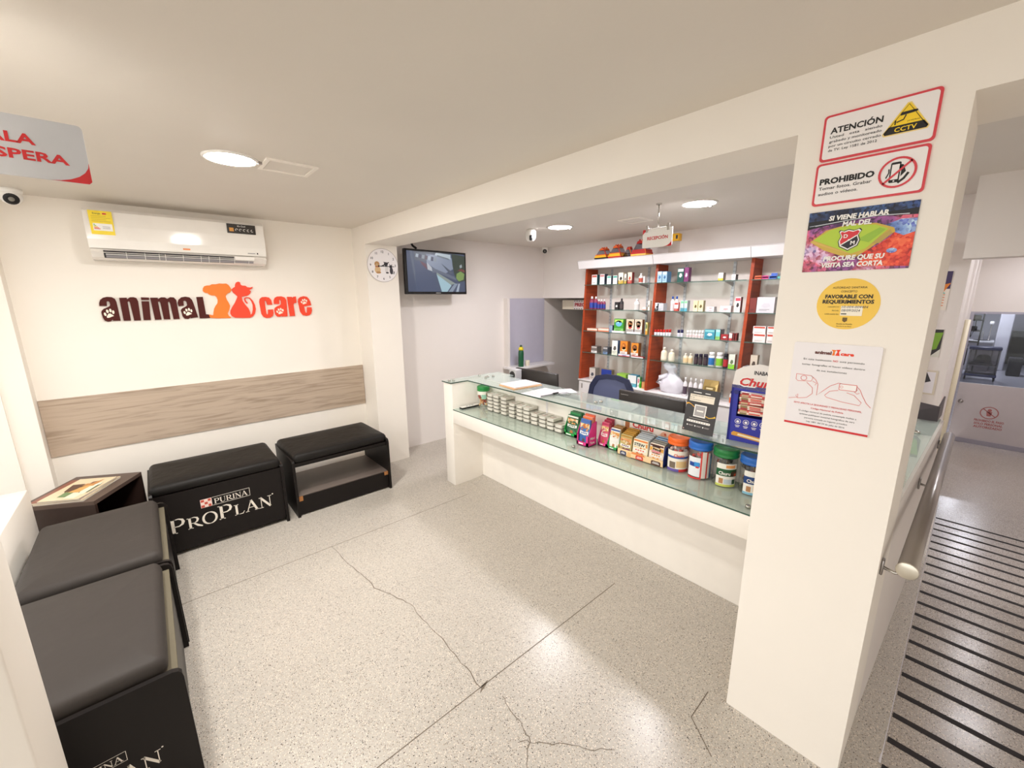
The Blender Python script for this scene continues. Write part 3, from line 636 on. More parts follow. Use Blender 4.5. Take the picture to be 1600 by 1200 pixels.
LOGO={'brown':[[[-0.2525,1.7052],[-0.2505,1.7259],[-0.242,1.7491],[-0.2246,1.7645],[-0.2027,1.7706],[-0.1781,1.7684],[-0.1625,1.7563],[-0.1572,1.7326],[-0.1561,1.6956],[-0.1547,1.5942],[-0.1955,1.5948],[-0.1965,1.6039],[-0.2089,1.5911],[-0.2246,1.5891],[-0.2406,1.5977],[-0.2469,1.619],[-0.2499,1.6557],[-0.2468,1.6687],[-0.2331,1.684],[-0.2103,1.6956],[-0.1975,1.7043],[-0.194,1.7147],[-0.1951,1.733],[-0.2018,1.7394],[-0.21,1.7358],[-0.2128,1.7045]],[[-0.1381,1.763],[-0.0964,1.7639],[-0.0961,1.7522],[-0.0779,1.767],[-0.0575,1.768],[-0.0423,1.7609],[-0.0356,1.7366],[-0.0401,1.5922],[-0.0793,1.5922],[-0.0835,1.7291],[-0.0882,1.7382],[-0.0959,1.7319],[-0.0975,1.5929],[-0.1377,1.5935]],[[-0.0171,1.7364],[0.028,1.7359],[0.0176,1.5927],[-0.0245,1.5932]],[[-0.016,1.7667],[0.0308,1.7643],[0.0294,1.7458],[-0.0156,1.7462]],[[0.0378,1.7632],[0.083,1.763],[0.0833,1.7531],[0.1037,1.7662],[0.1254,1.7656],[0.1392,1.7543],[0.1587,1.7671],[0.1807,1.7653],[0.1937,1.7455],[0.1956,1.5942],[0.1568,1.5928],[0.1518,1.7178],[0.1484,1.7319],[0.14,1.728],[0.1368,1.5936],[0.0969,1.594],[0.0931,1.7214],[0.0894,1.7353],[0.08,1.7299],[0.0823,1.5929],[0.0424,1.5928]],[[0.2026,1.6955],[0.1992,1.72],[0.2072,1.7454],[0.2281,1.7651],[0.254,1.7707],[0.281,1.7649],[0.2946,1.7447],[0.3017,1.7099],[0.3161,1.6043],[0.2678,1.5973],[0.2665,1.6049],[0.2505,1.5904],[0.2278,1.5947],[0.2165,1.6136],[0.2118,1.6627],[0.2206,1.6768],[0.2455,1.6907],[0.2576,1.7019],[0.2565,1.7278],[0.2475,1.7394],[0.2377,1.7349],[0.236,1.6994]],[[0.3259,1.7676],[0.369,1.7686],[0.3721,1.6262],[0.3912,1.6226],[0.3964,1.5943],[0.3267,1.5933]]],'red':[[[0.8721,1.6964],[0.832,1.6963],[0.8268,1.7283],[0.8191,1.7362],[0.8137,1.7249],[0.8151,1.6182],[0.8218,1.6073],[0.8296,1.6142],[0.8334,1.6528],[0.8728,1.6544],[0.8736,1.6237],[0.8639,1.5951],[0.8445,1.5813],[0.8153,1.5781],[0.791,1.5886],[0.7768,1.6158],[0.772,1.7219],[0.7799,1.7498],[0.7988,1.7644],[0.8273,1.7664],[0.8521,1.7607],[0.8672,1.7386]],[[0.8874,1.7033],[0.8894,1.7348],[0.9001,1.758],[0.9209,1.7697],[0.9539,1.771],[0.9794,1.7612],[0.9919,1.7375],[0.9857,1.5873],[0.942,1.587],[0.9396,1.5955],[0.9235,1.5858],[0.9022,1.5873],[0.8878,1.6052],[0.8841,1.6451],[0.8898,1.6666],[0.9111,1.6813],[0.9351,1.6903],[0.9456,1.7017],[0.947,1.7325],[0.9393,1.7434],[0.931,1.7362],[0.9298,1.702]],[[1.0018,1.7665],[1.0423,1.7664],[1.0436,1.7554],[1.0578,1.7671],[1.0769,1.7692],[1.0759,1.7109],[1.0566,1.7075],[1.0484,1.6947],[1.051,1.5896],[1.0079,1.5884]],[[1.2042,1.6858],[1.1388,1.6764],[1.143,1.6312],[1.1495,1.614],[1.1595,1.6175],[1.1665,1.6684],[1.2041,1.6669],[1.2058,1.6371],[1.1962,1.6069],[1.1765,1.5904],[1.1509,1.5863],[1.1197,1.5941],[1.1017,1.6247],[1.0909,1.7219],[1.0971,1.7477],[1.1163,1.7643],[1.1451,1.7716],[1.1729,1.7659],[1.1888,1.7471],[1.1987,1.7207]]],'dog':[[[0.376,1.8172],[0.3793,1.8366],[0.3902,1.8544],[0.407,1.8601],[0.4275,1.8614],[0.4437,1.8713],[0.4712,1.8718],[0.497,1.8787],[0.5162,1.8768],[0.5446,1.8786],[0.5602,1.8666],[0.5693,1.8484],[0.5765,1.8251],[0.5639,1.8049],[0.5457,1.7965],[0.531,1.7815],[0.5279,1.7682],[0.5331,1.7414],[0.543,1.7178],[0.5496,1.6907],[0.5401,1.6604],[0.5244,1.6269],[0.5305,1.6063],[0.5463,1.5938],[0.5369,1.5884],[0.4516,1.5888],[0.4132,1.5929],[0.3946,1.5976],[0.3885,1.6144],[0.3964,1.6224],[0.4108,1.617],[0.4212,1.6166],[0.4262,1.6398],[0.4341,1.6695],[0.4486,1.6958],[0.4636,1.7155],[0.4684,1.7419],[0.4644,1.7651],[0.4537,1.7783],[0.4292,1.78],[0.4139,1.7882],[0.4059,1.7995],[0.3937,1.7995],[0.3814,1.8076]]],'cat':[[[0.5769,1.8284],[0.5886,1.8419],[0.6044,1.8521],[0.6083,1.8723],[0.6176,1.8892],[0.633,1.8962],[0.6456,1.8914],[0.6476,1.8712],[0.6584,1.8636],[0.6821,1.8626],[0.6955,1.8498],[0.7162,1.8466],[0.7366,1.853],[0.7288,1.8382],[0.7077,1.826],[0.7185,1.8158],[0.71,1.7951],[0.6898,1.7779],[0.6623,1.7728],[0.6438,1.7678],[0.6456,1.7336],[0.6623,1.699],[0.6826,1.6675],[0.691,1.6359],[0.6927,1.6114],[0.7046,1.6215],[0.7148,1.6563],[0.7183,1.6981],[0.7113,1.7295],[0.699,1.7538],[0.6831,1.7591],[0.6673,1.7523],[0.671,1.7333],[0.6835,1.7125],[0.677,1.7085],[0.6639,1.7248],[0.6586,1.7472],[0.6653,1.7609],[0.6824,1.7659],[0.7029,1.7607],[0.7239,1.7328],[0.7351,1.6978],[0.7373,1.6593],[0.726,1.6209],[0.7078,1.5968],[0.685,1.5854],[0.6248,1.5865],[0.5749,1.5894],[0.5531,1.6021],[0.5431,1.6263],[0.5469,1.65],[0.5628,1.6802],[0.5877,1.7172],[0.6069,1.7544],[0.6133,1.7713],[0.5994,1.7882],[0.5841,1.805]]],'paw':[[[-0.2249,1.6281],[-0.2133,1.6475],[-0.2029,1.6499],[-0.1929,1.6389],[-0.1854,1.6307],[-0.1993,1.6252],[-0.2135,1.6178],[-0.225,1.6182]],[[-0.225,1.6482],[-0.2243,1.6401],[-0.2262,1.6335],[-0.2299,1.631],[-0.2341,1.6334],[-0.2372,1.6399],[-0.2379,1.648],[-0.2361,1.6546],[-0.2323,1.6571],[-0.2281,1.6547]],[[-0.2101,1.6688],[-0.2099,1.6606],[-0.2121,1.6541],[-0.216,1.6519],[-0.22,1.6549],[-0.2226,1.6618],[-0.2229,1.67],[-0.2206,1.6765],[-0.2168,1.6787],[-0.2128,1.6757]],[[-0.1927,1.6734],[-0.1931,1.665],[-0.1959,1.6587],[-0.1999,1.6571],[-0.2036,1.6607],[-0.2055,1.6682],[-0.2051,1.6766],[-0.2023,1.6828],[-0.1984,1.6844],[-0.1947,1.6808]],[[-0.179,1.6603],[-0.1802,1.6517],[-0.1834,1.6458],[-0.1874,1.6447],[-0.1907,1.649],[-0.1921,1.6568],[-0.1909,1.6653],[-0.1878,1.6713],[-0.1837,1.6723],[-0.1804,1.6681]],[[0.2398,1.629],[0.2508,1.6466],[0.2612,1.6489],[0.2715,1.6389],[0.2792,1.6314],[0.2655,1.6264],[0.2515,1.6196],[0.24,1.62]],[[0.2392,1.6473],[0.2401,1.6399],[0.2385,1.634],[0.2348,1.6316],[0.2305,1.6339],[0.2272,1.6398],[0.2263,1.6471],[0.2279,1.6531],[0.2316,1.6554],[0.2359,1.6532]],[[0.2534,1.6661],[0.2539,1.6585],[0.2519,1.6527],[0.2481,1.6507],[0.244,1.6534],[0.2411,1.6596],[0.2407,1.6671],[0.2427,1.673],[0.2465,1.675],[0.2506,1.6723]],[[0.2707,1.6702],[0.2705,1.6625],[0.2679,1.6569],[0.264,1.6554],[0.2602,1.6587],[0.258,1.6654],[0.2583,1.6731],[0.2608,1.6787],[0.2647,1.6802],[0.2685,1.677]],[[0.2847,1.6583],[0.2838,1.6505],[0.2808,1.6451],[0.2768,1.6441],[0.2734,1.648],[0.2718,1.6551],[0.2727,1.6629],[0.2757,1.6682],[0.2797,1.6692],[0.2831,1.6654]],[[0.9121,1.6188],[0.923,1.6352],[0.9339,1.6373],[0.9451,1.6279],[0.9536,1.6209],[0.9393,1.6163],[0.9248,1.61],[0.9127,1.6104]],[[0.9107,1.6358],[0.912,1.629],[0.9105,1.6234],[0.9067,1.6212],[0.9021,1.6233],[0.8984,1.6289],[0.8971,1.6357],[0.8986,1.6413],[0.9024,1.6434],[0.9071,1.6414]],[[0.925,1.6533],[0.9258,1.6463],[0.9239,1.6408],[0.92,1.639],[0.9155,1.6415],[0.9123,1.6474],[0.9115,1.6544],[0.9134,1.6598],[0.9174,1.6617],[0.9218,1.6592]],[[0.9431,1.6572],[0.9432,1.65],[0.9407,1.6447],[0.9366,1.6434],[0.9325,1.6464],[0.9299,1.6527],[0.9298,1.6599],[0.9323,1.6651],[0.9364,1.6665],[0.9405,1.6635]],[[0.9583,1.646],[0.9577,1.6387],[0.9547,1.6337],[0.9505,1.6328],[0.9467,1.6364],[0.9448,1.6431],[0.9455,1.6503],[0.9484,1.6553],[0.9526,1.6562],[0.9564,1.6527]],[[1.1276,1.7046],[1.1378,1.7198],[1.1482,1.7219],[1.159,1.7134],[1.1671,1.7072],[1.1535,1.7027],[1.1398,1.6968],[1.1282,1.697]],[[1.1261,1.7202],[1.1274,1.714],[1.126,1.7088],[1.1224,1.7068],[1.1179,1.7087],[1.1144,1.7137],[1.1131,1.72],[1.1145,1.7251],[1.1181,1.7271],[1.1225,1.7253]],[[1.1395,1.7364],[1.1404,1.73],[1.1386,1.725],[1.1348,1.7233],[1.1306,1.7255],[1.1274,1.7308],[1.1266,1.7372],[1.1284,1.7423],[1.1321,1.744],[1.1364,1.7418]],[[1.1567,1.7402],[1.1569,1.7336],[1.1545,1.7288],[1.1507,1.7275],[1.1467,1.7302],[1.1442,1.736],[1.144,1.7425],[1.1464,1.7474],[1.1502,1.7487],[1.1542,1.7459]],[[1.1713,1.7302],[1.1708,1.7235],[1.168,1.7189],[1.1641,1.718],[1.1604,1.7213],[1.1585,1.7273],[1.159,1.734],[1.1618,1.7386],[1.1658,1.7395],[1.1694,1.7362]]]}
# ------------------------------------------------------------------ room shell
CZ = 2.432
SL = 0.07                                   # fall of the corridor ramp
def ramp_z(x): return -SL * max(0.0, x - 1.85)

b = MB()
b.box(-0.95, -2.4, -0.08, 1.85, 4.45, 0.0, FLOOR)
b.box(1.85, -0.005, -0.08, 5.9, 4.6, 0.0, FLOOR)
fr = Frame(b, (0, 0, 0), (1, 0, 0), (0, 1, 0))
for y in (2.838, 1.256, -0.33):             # joints between the terrazzo fields
    fr.line([(-0.9, y), (0.6, y + .002), (1.95, y)], 0.0045, JOINT)
fr.line([(1.40, 0.43), (1.493, 0.554), (1.66, 0.556)], 0.004, JOINT)
for pts, w in (([(0.763, 2.84), (0.782, 2.591), (0.803, 2.405), (0.816, 2.222), (0.87, 2.085), (0.917, 1.943), (0.906, 1.793), (0.921, 1.66), (0.912, 1.522), (0.916, 1.385), (0.905, 1.255)], 0.0045),
               ([(0.954, 1.162), (0.942, 1.093), (0.931, 0.997), (0.913, 0.941), (0.862, 0.905), (0.82, 0.84)], 0.004),
               ([(0.884, 0.964), (0.911, 0.94), (0.959, 0.884), (1.023, 0.828), (1.061, 0.767), (1.142, 0.695)], 0.0035)):
    q = []
    for i in range(len(pts) - 1):
        for k in range(4):
            t = k / 4
            q.append((pts[i][0] + (pts[i + 1][0] - pts[i][0]) * t + random.uniform(-.006, .006), pts[i][1] + (pts[i + 1][1] - pts[i][1]) * t + random.uniform(-.004, .004)))
    q.append(pts[-1])
    fr.line(q, [w * random.uniform(.45, 1.15) for _ in q], JOINT)
fr.poly([(0.885, 1.235), (0.915, 1.262), (0.955, 1.266), (0.93, 1.25)], JOINT)
struct('floor', b)
# rounded terrazzo skirting along the counter and the pillar
b = MB()
b.prism([(2.30, 0.475, 0), (2.30, 0.475, 0.016), (2.285, 0.475, 0.011), (2.24, 0.475, 0.005), (2.12, 0.475, 0.001), (2.12, 0.475, 0)], (0, 2.585, 0), FLOOR)
b.prism([(1.66, 0.095, 0), (1.66, 0.095, 0.010), (1.635, 0.095, 0.006), (1.52, 0.095, 0.001), (1.52, 0.095, 0)], (0, 0.40, 0), FLOOR)
struct('baseboard_counter', b)
b = MB()
b.add([(1.85, -0.005, 0), (9.45, -0.005, ramp_z(9.45)), (9.45, -1.45, ramp_z(9.45)), (1.85, -1.45, 0), (1.85, -0.005, -.6), (9.45, -0.005, -.62), (9.45, -1.45, -.62), (1.85, -1.45, -.6)],
      [(0, 3, 2, 1), (4, 5, 6, 7), (0, 1, 5, 4), (1, 2, 6, 5), (2, 3, 7, 6), (3, 0, 4, 7)], RAMP_M)
struct('floor_ramp', b)
b = MB(); b.box(-9, -9, -0.3, -0.95, 9, -0.03, mat('a8a29a', 0.8)); b.box(-0.95, -9, -0.3, 6, -2.4, -0.03, mat('a8a29a', 0.8)); struct('added_pavement', b)  # unseen ground outside, added to block world light from below

b = MB(); b.box(-1.6, -1.5, CZ, 9.5, 4.5, CZ + .1, CEIL); struct('ceiling', b)
b = MB(); b.box(-1.6, 4.31, 0, 1.70, 4.45, CZ, WALL); struct('wall_back', b)
b = MB(); b.box(1.70, 4.28, -0.02, 5.9, 4.45, CZ, WALL2); struct('wall_reception', b)
b = MB(); b.box(-1.0, 4.19, 0, -0.667, 4.31, CZ, WALL); b.box(-1.6, 4.17, 0, -0.795, 4.31, CZ, WALL); struct('wall_left', b)
b = MB(); b.rbox(-0.95, 2.93, 0, -0.68, 3.60, 0.645, WALL, 0.004); struct('wall_sill', b)
b = MB(); b.rbox(-0.95, 1.34, 0, -0.352, 1.535, CZ, WALL, 0.006); struct('wall_entrance', b)
# beam with column and pillar
b = MB(); b.box(1.66, -1.5, 2.2575, 1.99, 4.31, CZ, WALL); struct('beam', b)
b = MB(); b.box(1.66, 4.002, 0, 1.985, 4.31, 2.2575, WALL); struct('column', b)
b = MB(); b.box(1.66, 0.094, 0, 2.03, 0.478, 2.2575, WALL); struct('pillar', b)
# wall behind the shelves with the low doorway at its end
b = MB()
b.box(4.40, 0.10, -0.2, 4.52, 3.34, CZ, WALL2)
b.box(4.40, 3.34, 1.735, 4.52, 4.28, CZ, WALL2)
b.box(4.385, 3.34, 1.735, 4.40, 4.28, 1.79, WALL2)
struct('wall_right', b)
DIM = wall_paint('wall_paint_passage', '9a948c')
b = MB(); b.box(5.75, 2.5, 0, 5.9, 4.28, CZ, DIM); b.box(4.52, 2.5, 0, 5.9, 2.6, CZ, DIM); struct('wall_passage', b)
# corridor beside the reception
b = MB(); b.box(4.52, 0.10, -0.62, 9.5, 0.22, CZ, WALL2); struct('wall_corridor', b)
b = MB(); b.box(0.55, -2.5, 0, 2.0, -2.4, CZ, WALL); b.box(-0.95, -2.5, 0, -0.55, -2.4, CZ, WALL); b.box(-0.55, -2.5, 2.1, 0.55, -2.4, CZ, WALL); struct('wall_daylight_block', b)  # unseen wall, added to hold daylight off the pillar side and hanging sign
b = MB(); b.box(-1.6, -2.4, CZ, 2.0, -1.5, CZ + .1, CEIL); struct('ceiling_entrance', b)
b = MB(); b.box(1.9, -1.6, -0.62, 9.36, -1.45, CZ, WALL2); struct('wall_corridor_far', b)
b = MB(); b.box(3.78, -1.45, 1.965, 3.95, 0.125, CZ, WALL2); struct('beam_corridor', b)
b = MB()
b.box(9.36, -1.45, 1.50, 9.5, 0.10, CZ, WALL2)
b.box(9.36, -1.45, -.62, 9.5, -1.05, 1.50, WALL2)
struct('wall_door', b)
WR = wall_paint('wall_paint_back_room', 'd8d8e0')
b = MB(); b.box(9.5, -2.3, -0.7, 22.2, 1.0, -0.545, mat('a9a9b2', 0.25)); struct('floor_back_room', b)
b = MB(); b.box(22.0, -2.3, -.545, 22.2, 1.0, 2.2, WR); b.box(9.5, .45, -.545, 22.0, .6, 2.2, WR); b.box(9.5, -2.4, -.545, 22.2, -2.3, 2.2, WR); struct('wall_back_room', b)
b = MB(); b.box(9.5, -2.4, 2.2, 22.2, 1.0, 2.3, CEIL); struct('ceiling_back_room', b)
b = MB(); b.rbox(19.5, -0.70, -.545, 19.8, -0.42, 2.2, WR, .02); struct('column_back_room', b)

# ------------------------------------------------------------------ ceiling lamps
def ceiling_lamp(x, y, z, r, label, group, power=LAMP, colour=LAMP_COLOUR):
    t = root('ceiling_lamp', (x, y, z), label, 'ceiling light', group)
    m = bpy.data.materials.new('lamp_glow'); m.use_nodes = True
    pb = m.node_tree.nodes['Principled BSDF']
    pb.inputs['Emission Color'].default_value = (*colour, 1)
    pb.inputs['Emission Strength'].default_value = power
    q = MB(); q.lathe(x, y, [(r + .02, z), (r + .02, z - .004), (r + .014, z - .009), (r + .002, z - .008), (r, z - .004), (r, z)], WHITE, 40); q.build('trim_ring', (x, y, z), t)
    q = MB(); q.lathe(x, y, [(r, z - .004), (r * .985, z - .007), (r * .9, z - .010), (r * .72, z - .012), (r * .4, z - .013), (0.001, z - .0135)], m, 40); q.build('diffuser', (x, y, z), t)
    q = MB(); q.box(x + r + .012, y - .035, z - .012, x + r + .03, y - .02, z, STEEL); q.build('spring_clip', (x, y, z), t)
    return t
ceiling_lamp(0.42, 2.575, CZ, 0.10, 'round ceiling lamp in the waiting room beside the square hatch', 'recessed ceiling lamps')
ceiling_lamp(-0.34, 1.88, CZ, 0.10, 'added unseen round ceiling lamp lighting the waiting room on the entrance side', 'recessed ceiling lamps', 98)  # out of view; added and placed to balance light on walls and counter
RC = (0.985, 0.955, 1.0)
ceiling_lamp(3.195, 2.895, CZ, 0.11, 'round ceiling lamp in the reception next to the motion sensor', 'recessed ceiling lamps', 63, RC)
ceiling_lamp(3.22, 1.52, CZ, 0.11, 'round ceiling lamp in the reception beside the hanging sign', 'recessed ceiling lamps', 63, RC)
CC = (0.97, 0.95, 1.0)
for x, s in ((4.9, 'just past the low beam'), (6.7, 'halfway along'), (8.6, 'next to the end door')):
    ceiling_lamp(x, -0.62, CZ, 0.09, 'round ceiling lamp over the ramp corridor ' + s, 'recessed ceiling lamps', 38, CC)
ceiling_lamp(13.5, -.5, 2.2, 0.16, 'added unseen round ceiling lamp in the room right behind the glazed door', 'recessed ceiling lamps', 40, (0.92, 0.94, 1.0))  # this and the next: unseen lamps added to light the back room
ceiling_lamp(18.2, -.2, 2.2, 0.16, 'added unseen round ceiling lamp in the back room above the wash basin', 'recessed ceiling lamps', 60, (0.92, 0.94, 1.0))

def hatch(x0, y0, x1, y1, z, label):
    t = root('ceiling_hatch', (x0, y0, z), label, 'hatch')
    q = MB()
    for a in ((x0, y0, x1, y0 + .02), (x0, y1 - .02, x1, y1), (x0, y0 + .02, x0 + .02, y1 - .02), (x1 - .02, y0 + .02, x1, y1 - .02)):
        q.box(a[0], a[1], z - .008, a[2], a[3], z, WALL)
    q.build('frame', (x0, y0, z), t)
    q = MB(); q.box(x0 + .024, y0 + .024, z - .005, x1 - .024, y1 - .024, z, CEIL); q.build('cover_plate', (x0, y0, z), t)
hatch(0.55, 2.445, 0.795, 2.66, CZ, 'flat square hatch in the ceiling beside the waiting room lamp')
hatch(3.34, 2.10, 3.57, 2.32, CZ, 'flat square hatch in the reception ceiling behind the hanging sign')

# ------------------------------------------------------------------ wall panel, logo, air conditioner
b = MB(); b.box(-0.665, 4.297, 0.632, 1.655, 4.31, 1.052, WOOD)
b.build('wall_panel', (0.5, 4.31, 0.632), label='long horizontal oak-look board on the wall behind the black benches', cat='wall panel')

BROWN = mat('4c1812', 0.55, spec=.2); ORANGE = mat('f0802e', 0.5, spec=.3); CORAL = mat('ee4a30', 0.5, spec=.3); CREAMW = mat('fbeedd', 0.5)
t = root('wall_logo', (0.48, 4.31, 1.59), 'raised letters and dog and cat outlines on the cream wall below the air conditioner', 'logo')
def raised(name, poly, m, d, parent=t, y=4.31, O=(0.48, 4.31, 1.59)):
    q = MB(); q.prism([(x, y, z) for x, z in poly], (0, -d, 0), m); return q.build(name, O, parent)
for p in LOGO['brown']: raised('letter', p, BROWN, 0.016)['label'] = 'dark brown letter'
for p in LOGO['red']: raised('letter', p, CORAL, 0.016)['label'] = 'coral red letter'
raised('dog_outline', LOGO['dog'][0], ORANGE, 0.012)['label'] = 'orange sitting dog outline'
raised('cat_outline', LOGO['cat'][0], CORAL, 0.016)['label'] = 'coral sitting cat outline'
for i in range(4):
    q = MB()
    for p in LOGO['paw'][5 * i:5 * i + 5]: q.prism([(x, 4.295, z) for x, z in p], (0, -.0025, 0), CREAMW)
    q.build('paw_print', (0.48, 4.31, 1.59), t)

ACW = mat('f0ece6', 0.1); ACD = mat('3d3b3d', 0.5); ACG = mat('8f8c8e', 0.35)
O = (0.3, 4.31, 2.03)
t = root('air_conditioner', O, 'white split air conditioner unit high on the wall above the brown and coral logo', 'air conditioner')
x0, x1 = -0.228, 0.832
q = MB()
prof = [(4.308, 2.365), (4.135, 2.365), (4.125, 2.355), (4.132, 2.10), (4.118, 2.085), (4.105, 2.075), (4.14, 2.042), (4.19, 2.028), (4.308, 2.028)]
q.prism([(x0, y, z) for y, z in prof], (x1 - x0, 0, 0), ACW); q.build('casing', O, t)
q = MB()
prof = [(4.128, 2.358), (4.112, 2.345), (4.100, 2.25), (4.098, 2.16), (4.104, 2.100), (4.128, 2.102)]
q.prism([(x0 - .003, y, z) for y, z in prof], (x1 - x0 + .006, 0, 0), ACW); q.build('front_panel', O, t)
q = MB()
q.add([(-.165, 4.0985, 2.0865), (.60, 4.0985, 2.0865), (.60, 4.132, 2.038), (-.165, 4.132, 2.038)], [(3, 2, 1, 0)], ACD)
q.build('air_outlet', O, t)
q = MB()
q.add([(-.155, 4.104, 2.064), (.735, 4.104, 2.064), (.735, 4.108, 2.059), (-.155, 4.108, 2.059)], [(3, 2, 1, 0)], WHITE)
q.add([(-.155, 4.108, 2.056), (.735, 4.108, 2.056), (.735, 4.124, 2.040), (-.155, 4.124, 2.040)], [(3, 2, 1, 0)], mat('9a989c', 0.3))
q.build('louvre', O, t)
for x in (-.05, .05, .13, .165, .27, .38, .43, .50, .60, .70):
    q = MB(); q.prism([(x, 4.092, 2.074), (x, 4.127, 2.034), (x, 4.134, 2.040), (x, 4.102, 2.080)], (.003, 0, 0), WHITE); q.build('fin', O, t)
q = MB(); q.box(.605, 4.097, 2.062, .742, 4.11, 2.088, ACW); q.build('outlet_end', O, t)
YEL = mat('f7dc1e', 0.4)
q = MB(); f = Frame(q, (-.203, 4.0985, 2.19), (1, 0, 0), (0, -.02, 1))
f.rect(0, 0, .118, .155, YEL); f.rect(.014, .025, .11, .072, WHITE, .001)
f.text('Energía', .042, .132, .010, INK, bold=.01, l=.001); f.rect(.07, .132, .09, .142, RED, .001)
for k in range(4): f.rect(.012, .085 + k * .011, .106 - (k % 2) * .02, .088 + k * .011, mat('c8ae1a', .5), .001)
for k, c in enumerate(('3aa648', '8ac33a', 'f0c22a', 'e8762a', 'd8342a')): f.rect(.018, .062 - k * .007, .024 + .006 * k, .067 - k * .007, mat(c, .5), .0014)
for k in range(2): f.rect(.06, .05 - k * .01, .098, .053 - k * .01, ACG, .0014)
q.build('energy_label', O, t)['label'] = 'yellow energy sticker'
q = MB(); f = Frame(q, (.578, 4.0985, 2.27), (1, 0, 0), (0, -.01, 1))
f.rect(0, 0, .198, .072, mat('2b2623', .35)); f.text("It's Cool", .10, .052, .012, WHITE, bold=.01, l=.001)
f.rect(.015, .014, .045, .042, mat('d89a4a', .5), .001)
for k in range(5): f.ring(.065 + k * .027, .028, .010, .004, mat('d8d4ce', .5), .001, 14, 20 * k, 240 + 20 * k)
q.build('feature_label', O, t)['label'] = 'black feature sticker'
q = MB(); f = Frame(q, (.30, 4.1015, 2.118), (1, 0, 0), (0, 0, 1)); f.rect(-.022, 0, .022, .012, mat('e88a4a', .5)); f.rect(.40, -.002, .455, .004, ACG); f.rect(.465, -.004, .475, .008, INK)
q.build('lettering', O, t)

# ------------------------------------------------------------------ benches
MDF = mat('6a6353', .8, spec=.2)
SERIF_W = mat('e9e2d6', 0.45)
def serif_word(f, x, y, h, word, m, small=1.0):
    """roman capitals with hairline serifs, drawn stroke by stroke; returns the width"""
    T, t_ = .17 * h, .055 * h
    def stem(a, b0=0, b1=None, w=T):
        b1 = h if b1 is None else b1
        f.rect(a, y + b0, a + w, y + b1, m)
        for b in (b0, b1 - t_):
            f.rect(a - .09 * h, y + b, a + w + .09 * h, y + b + t_, m)
    cx = x
    for ch in word:
        if ch in 'PR':
            stem(cx + .09 * h)
            f.line([(cx + .2 * h, y + h * .965), (cx + .5 * h, y + h * .965), (cx + .68 * h, y + h * .87), (cx + .72 * h, y + h * .72), (cx + .66 * h, y + h * .56), (cx + .48 * h, y + h * .46), (cx + .2 * h, y + h * .47)],
                   [t_, t_ * 1.3, T * .8, T, T * .8, t_ * 1.3, t_], m)
            if ch == 'R':
                f.line([(cx + .40 * h, y + .48 * h), (cx + .68 * h, y + .18 * h), (cx + .98 * h, y)], [T * .6, T, T * .6], m)
                cx += .12 * h
            cx += .86 * h
        elif ch == 'O':
            n = 28
            pts = [(cx + .52 * h + .46 * h * math.cos(2 * PI * k / n), y + .5 * h + .52 * h * math.sin(2 * PI * k / n)) for k in range(n + 1)]
            f.line(pts, [t_ + (T - t_) * abs(math.cos(2 * PI * k / n)) for k in range(n + 1)], m); cx += 1.10 * h
        elif ch == 'L':
            stem(cx + .09 * h); f.line([(cx + .2 * h, y + t_ / 2), (cx + .62 * h, y + t_ / 2 + .01 * h), (cx + .74 * h, y + .24 * h)], [t_, t_ * 1.4, t_ * .7], m); cx += .80 * h
        elif ch == 'A':
            f.line([(cx + .10 * h, y), (cx + .46 * h, y + 1.02 * h)], t_ * 1.2, m); f.line([(cx + .44 * h, y + 1.02 * h), (cx + .84 * h, y)], T, m)
            f.rect(cx + .24 * h, y + .33 * h, cx + .70 * h, y + .33 * h + t_, m)
            f.rect(cx - .02 * h, y, cx + .24 * h, y + t_, m); f.rect(cx + .66 * h, y, cx + 1.0 * h, y + t_, m); cx += .98 * h
        elif ch == 'N':
            f.rect(cx + .14 * h, y, cx + .14 * h + t_, y + h, m); f.rect(cx + .80 * h, y, cx + .80 * h + t_, y + h, m)
            f.line([(cx + .12 * h, y + h), (cx + .84 * h, y)], T, m)
            f.rect(cx + .0 * h, y + h - t_, cx + .22 * h, y + h, m); f.rect(cx + .68 * h, y + h - t_, cx + .98 * h, y + h, m); f.rect(cx, y, cx + .30 * h, y + t_, m); cx += 1.02 * h
        elif ch == 'I':
            stem(cx + .12 * h); cx += .44 * h
        elif ch == 'U':
            f.rect(cx + .08 * h, y + .25 * h, cx + .08 * h + T, y + h, m); f.rect(cx + .74 * h, y + .25 * h, cx + .74 * h + t_, y + h, m)
            f.line([(cx + .165 * h, y + .27 * h), (cx + .24 * h, y + .09 * h), (cx + .46 * h, y + .02 * h), (cx + .68 * h, y + .1 * h), (cx + .77 * h, y + .27 * h)], [T, T * .8, t_ * 1.3, t_ * 1.2, t_], m)
            f.rect(cx, y + h - t_, cx + .34 * h, y + h, m); f.rect(cx + .64 * h, y + h - t_, cx + .9 * h, y + h, m); cx += .98 * h
    return cx - x
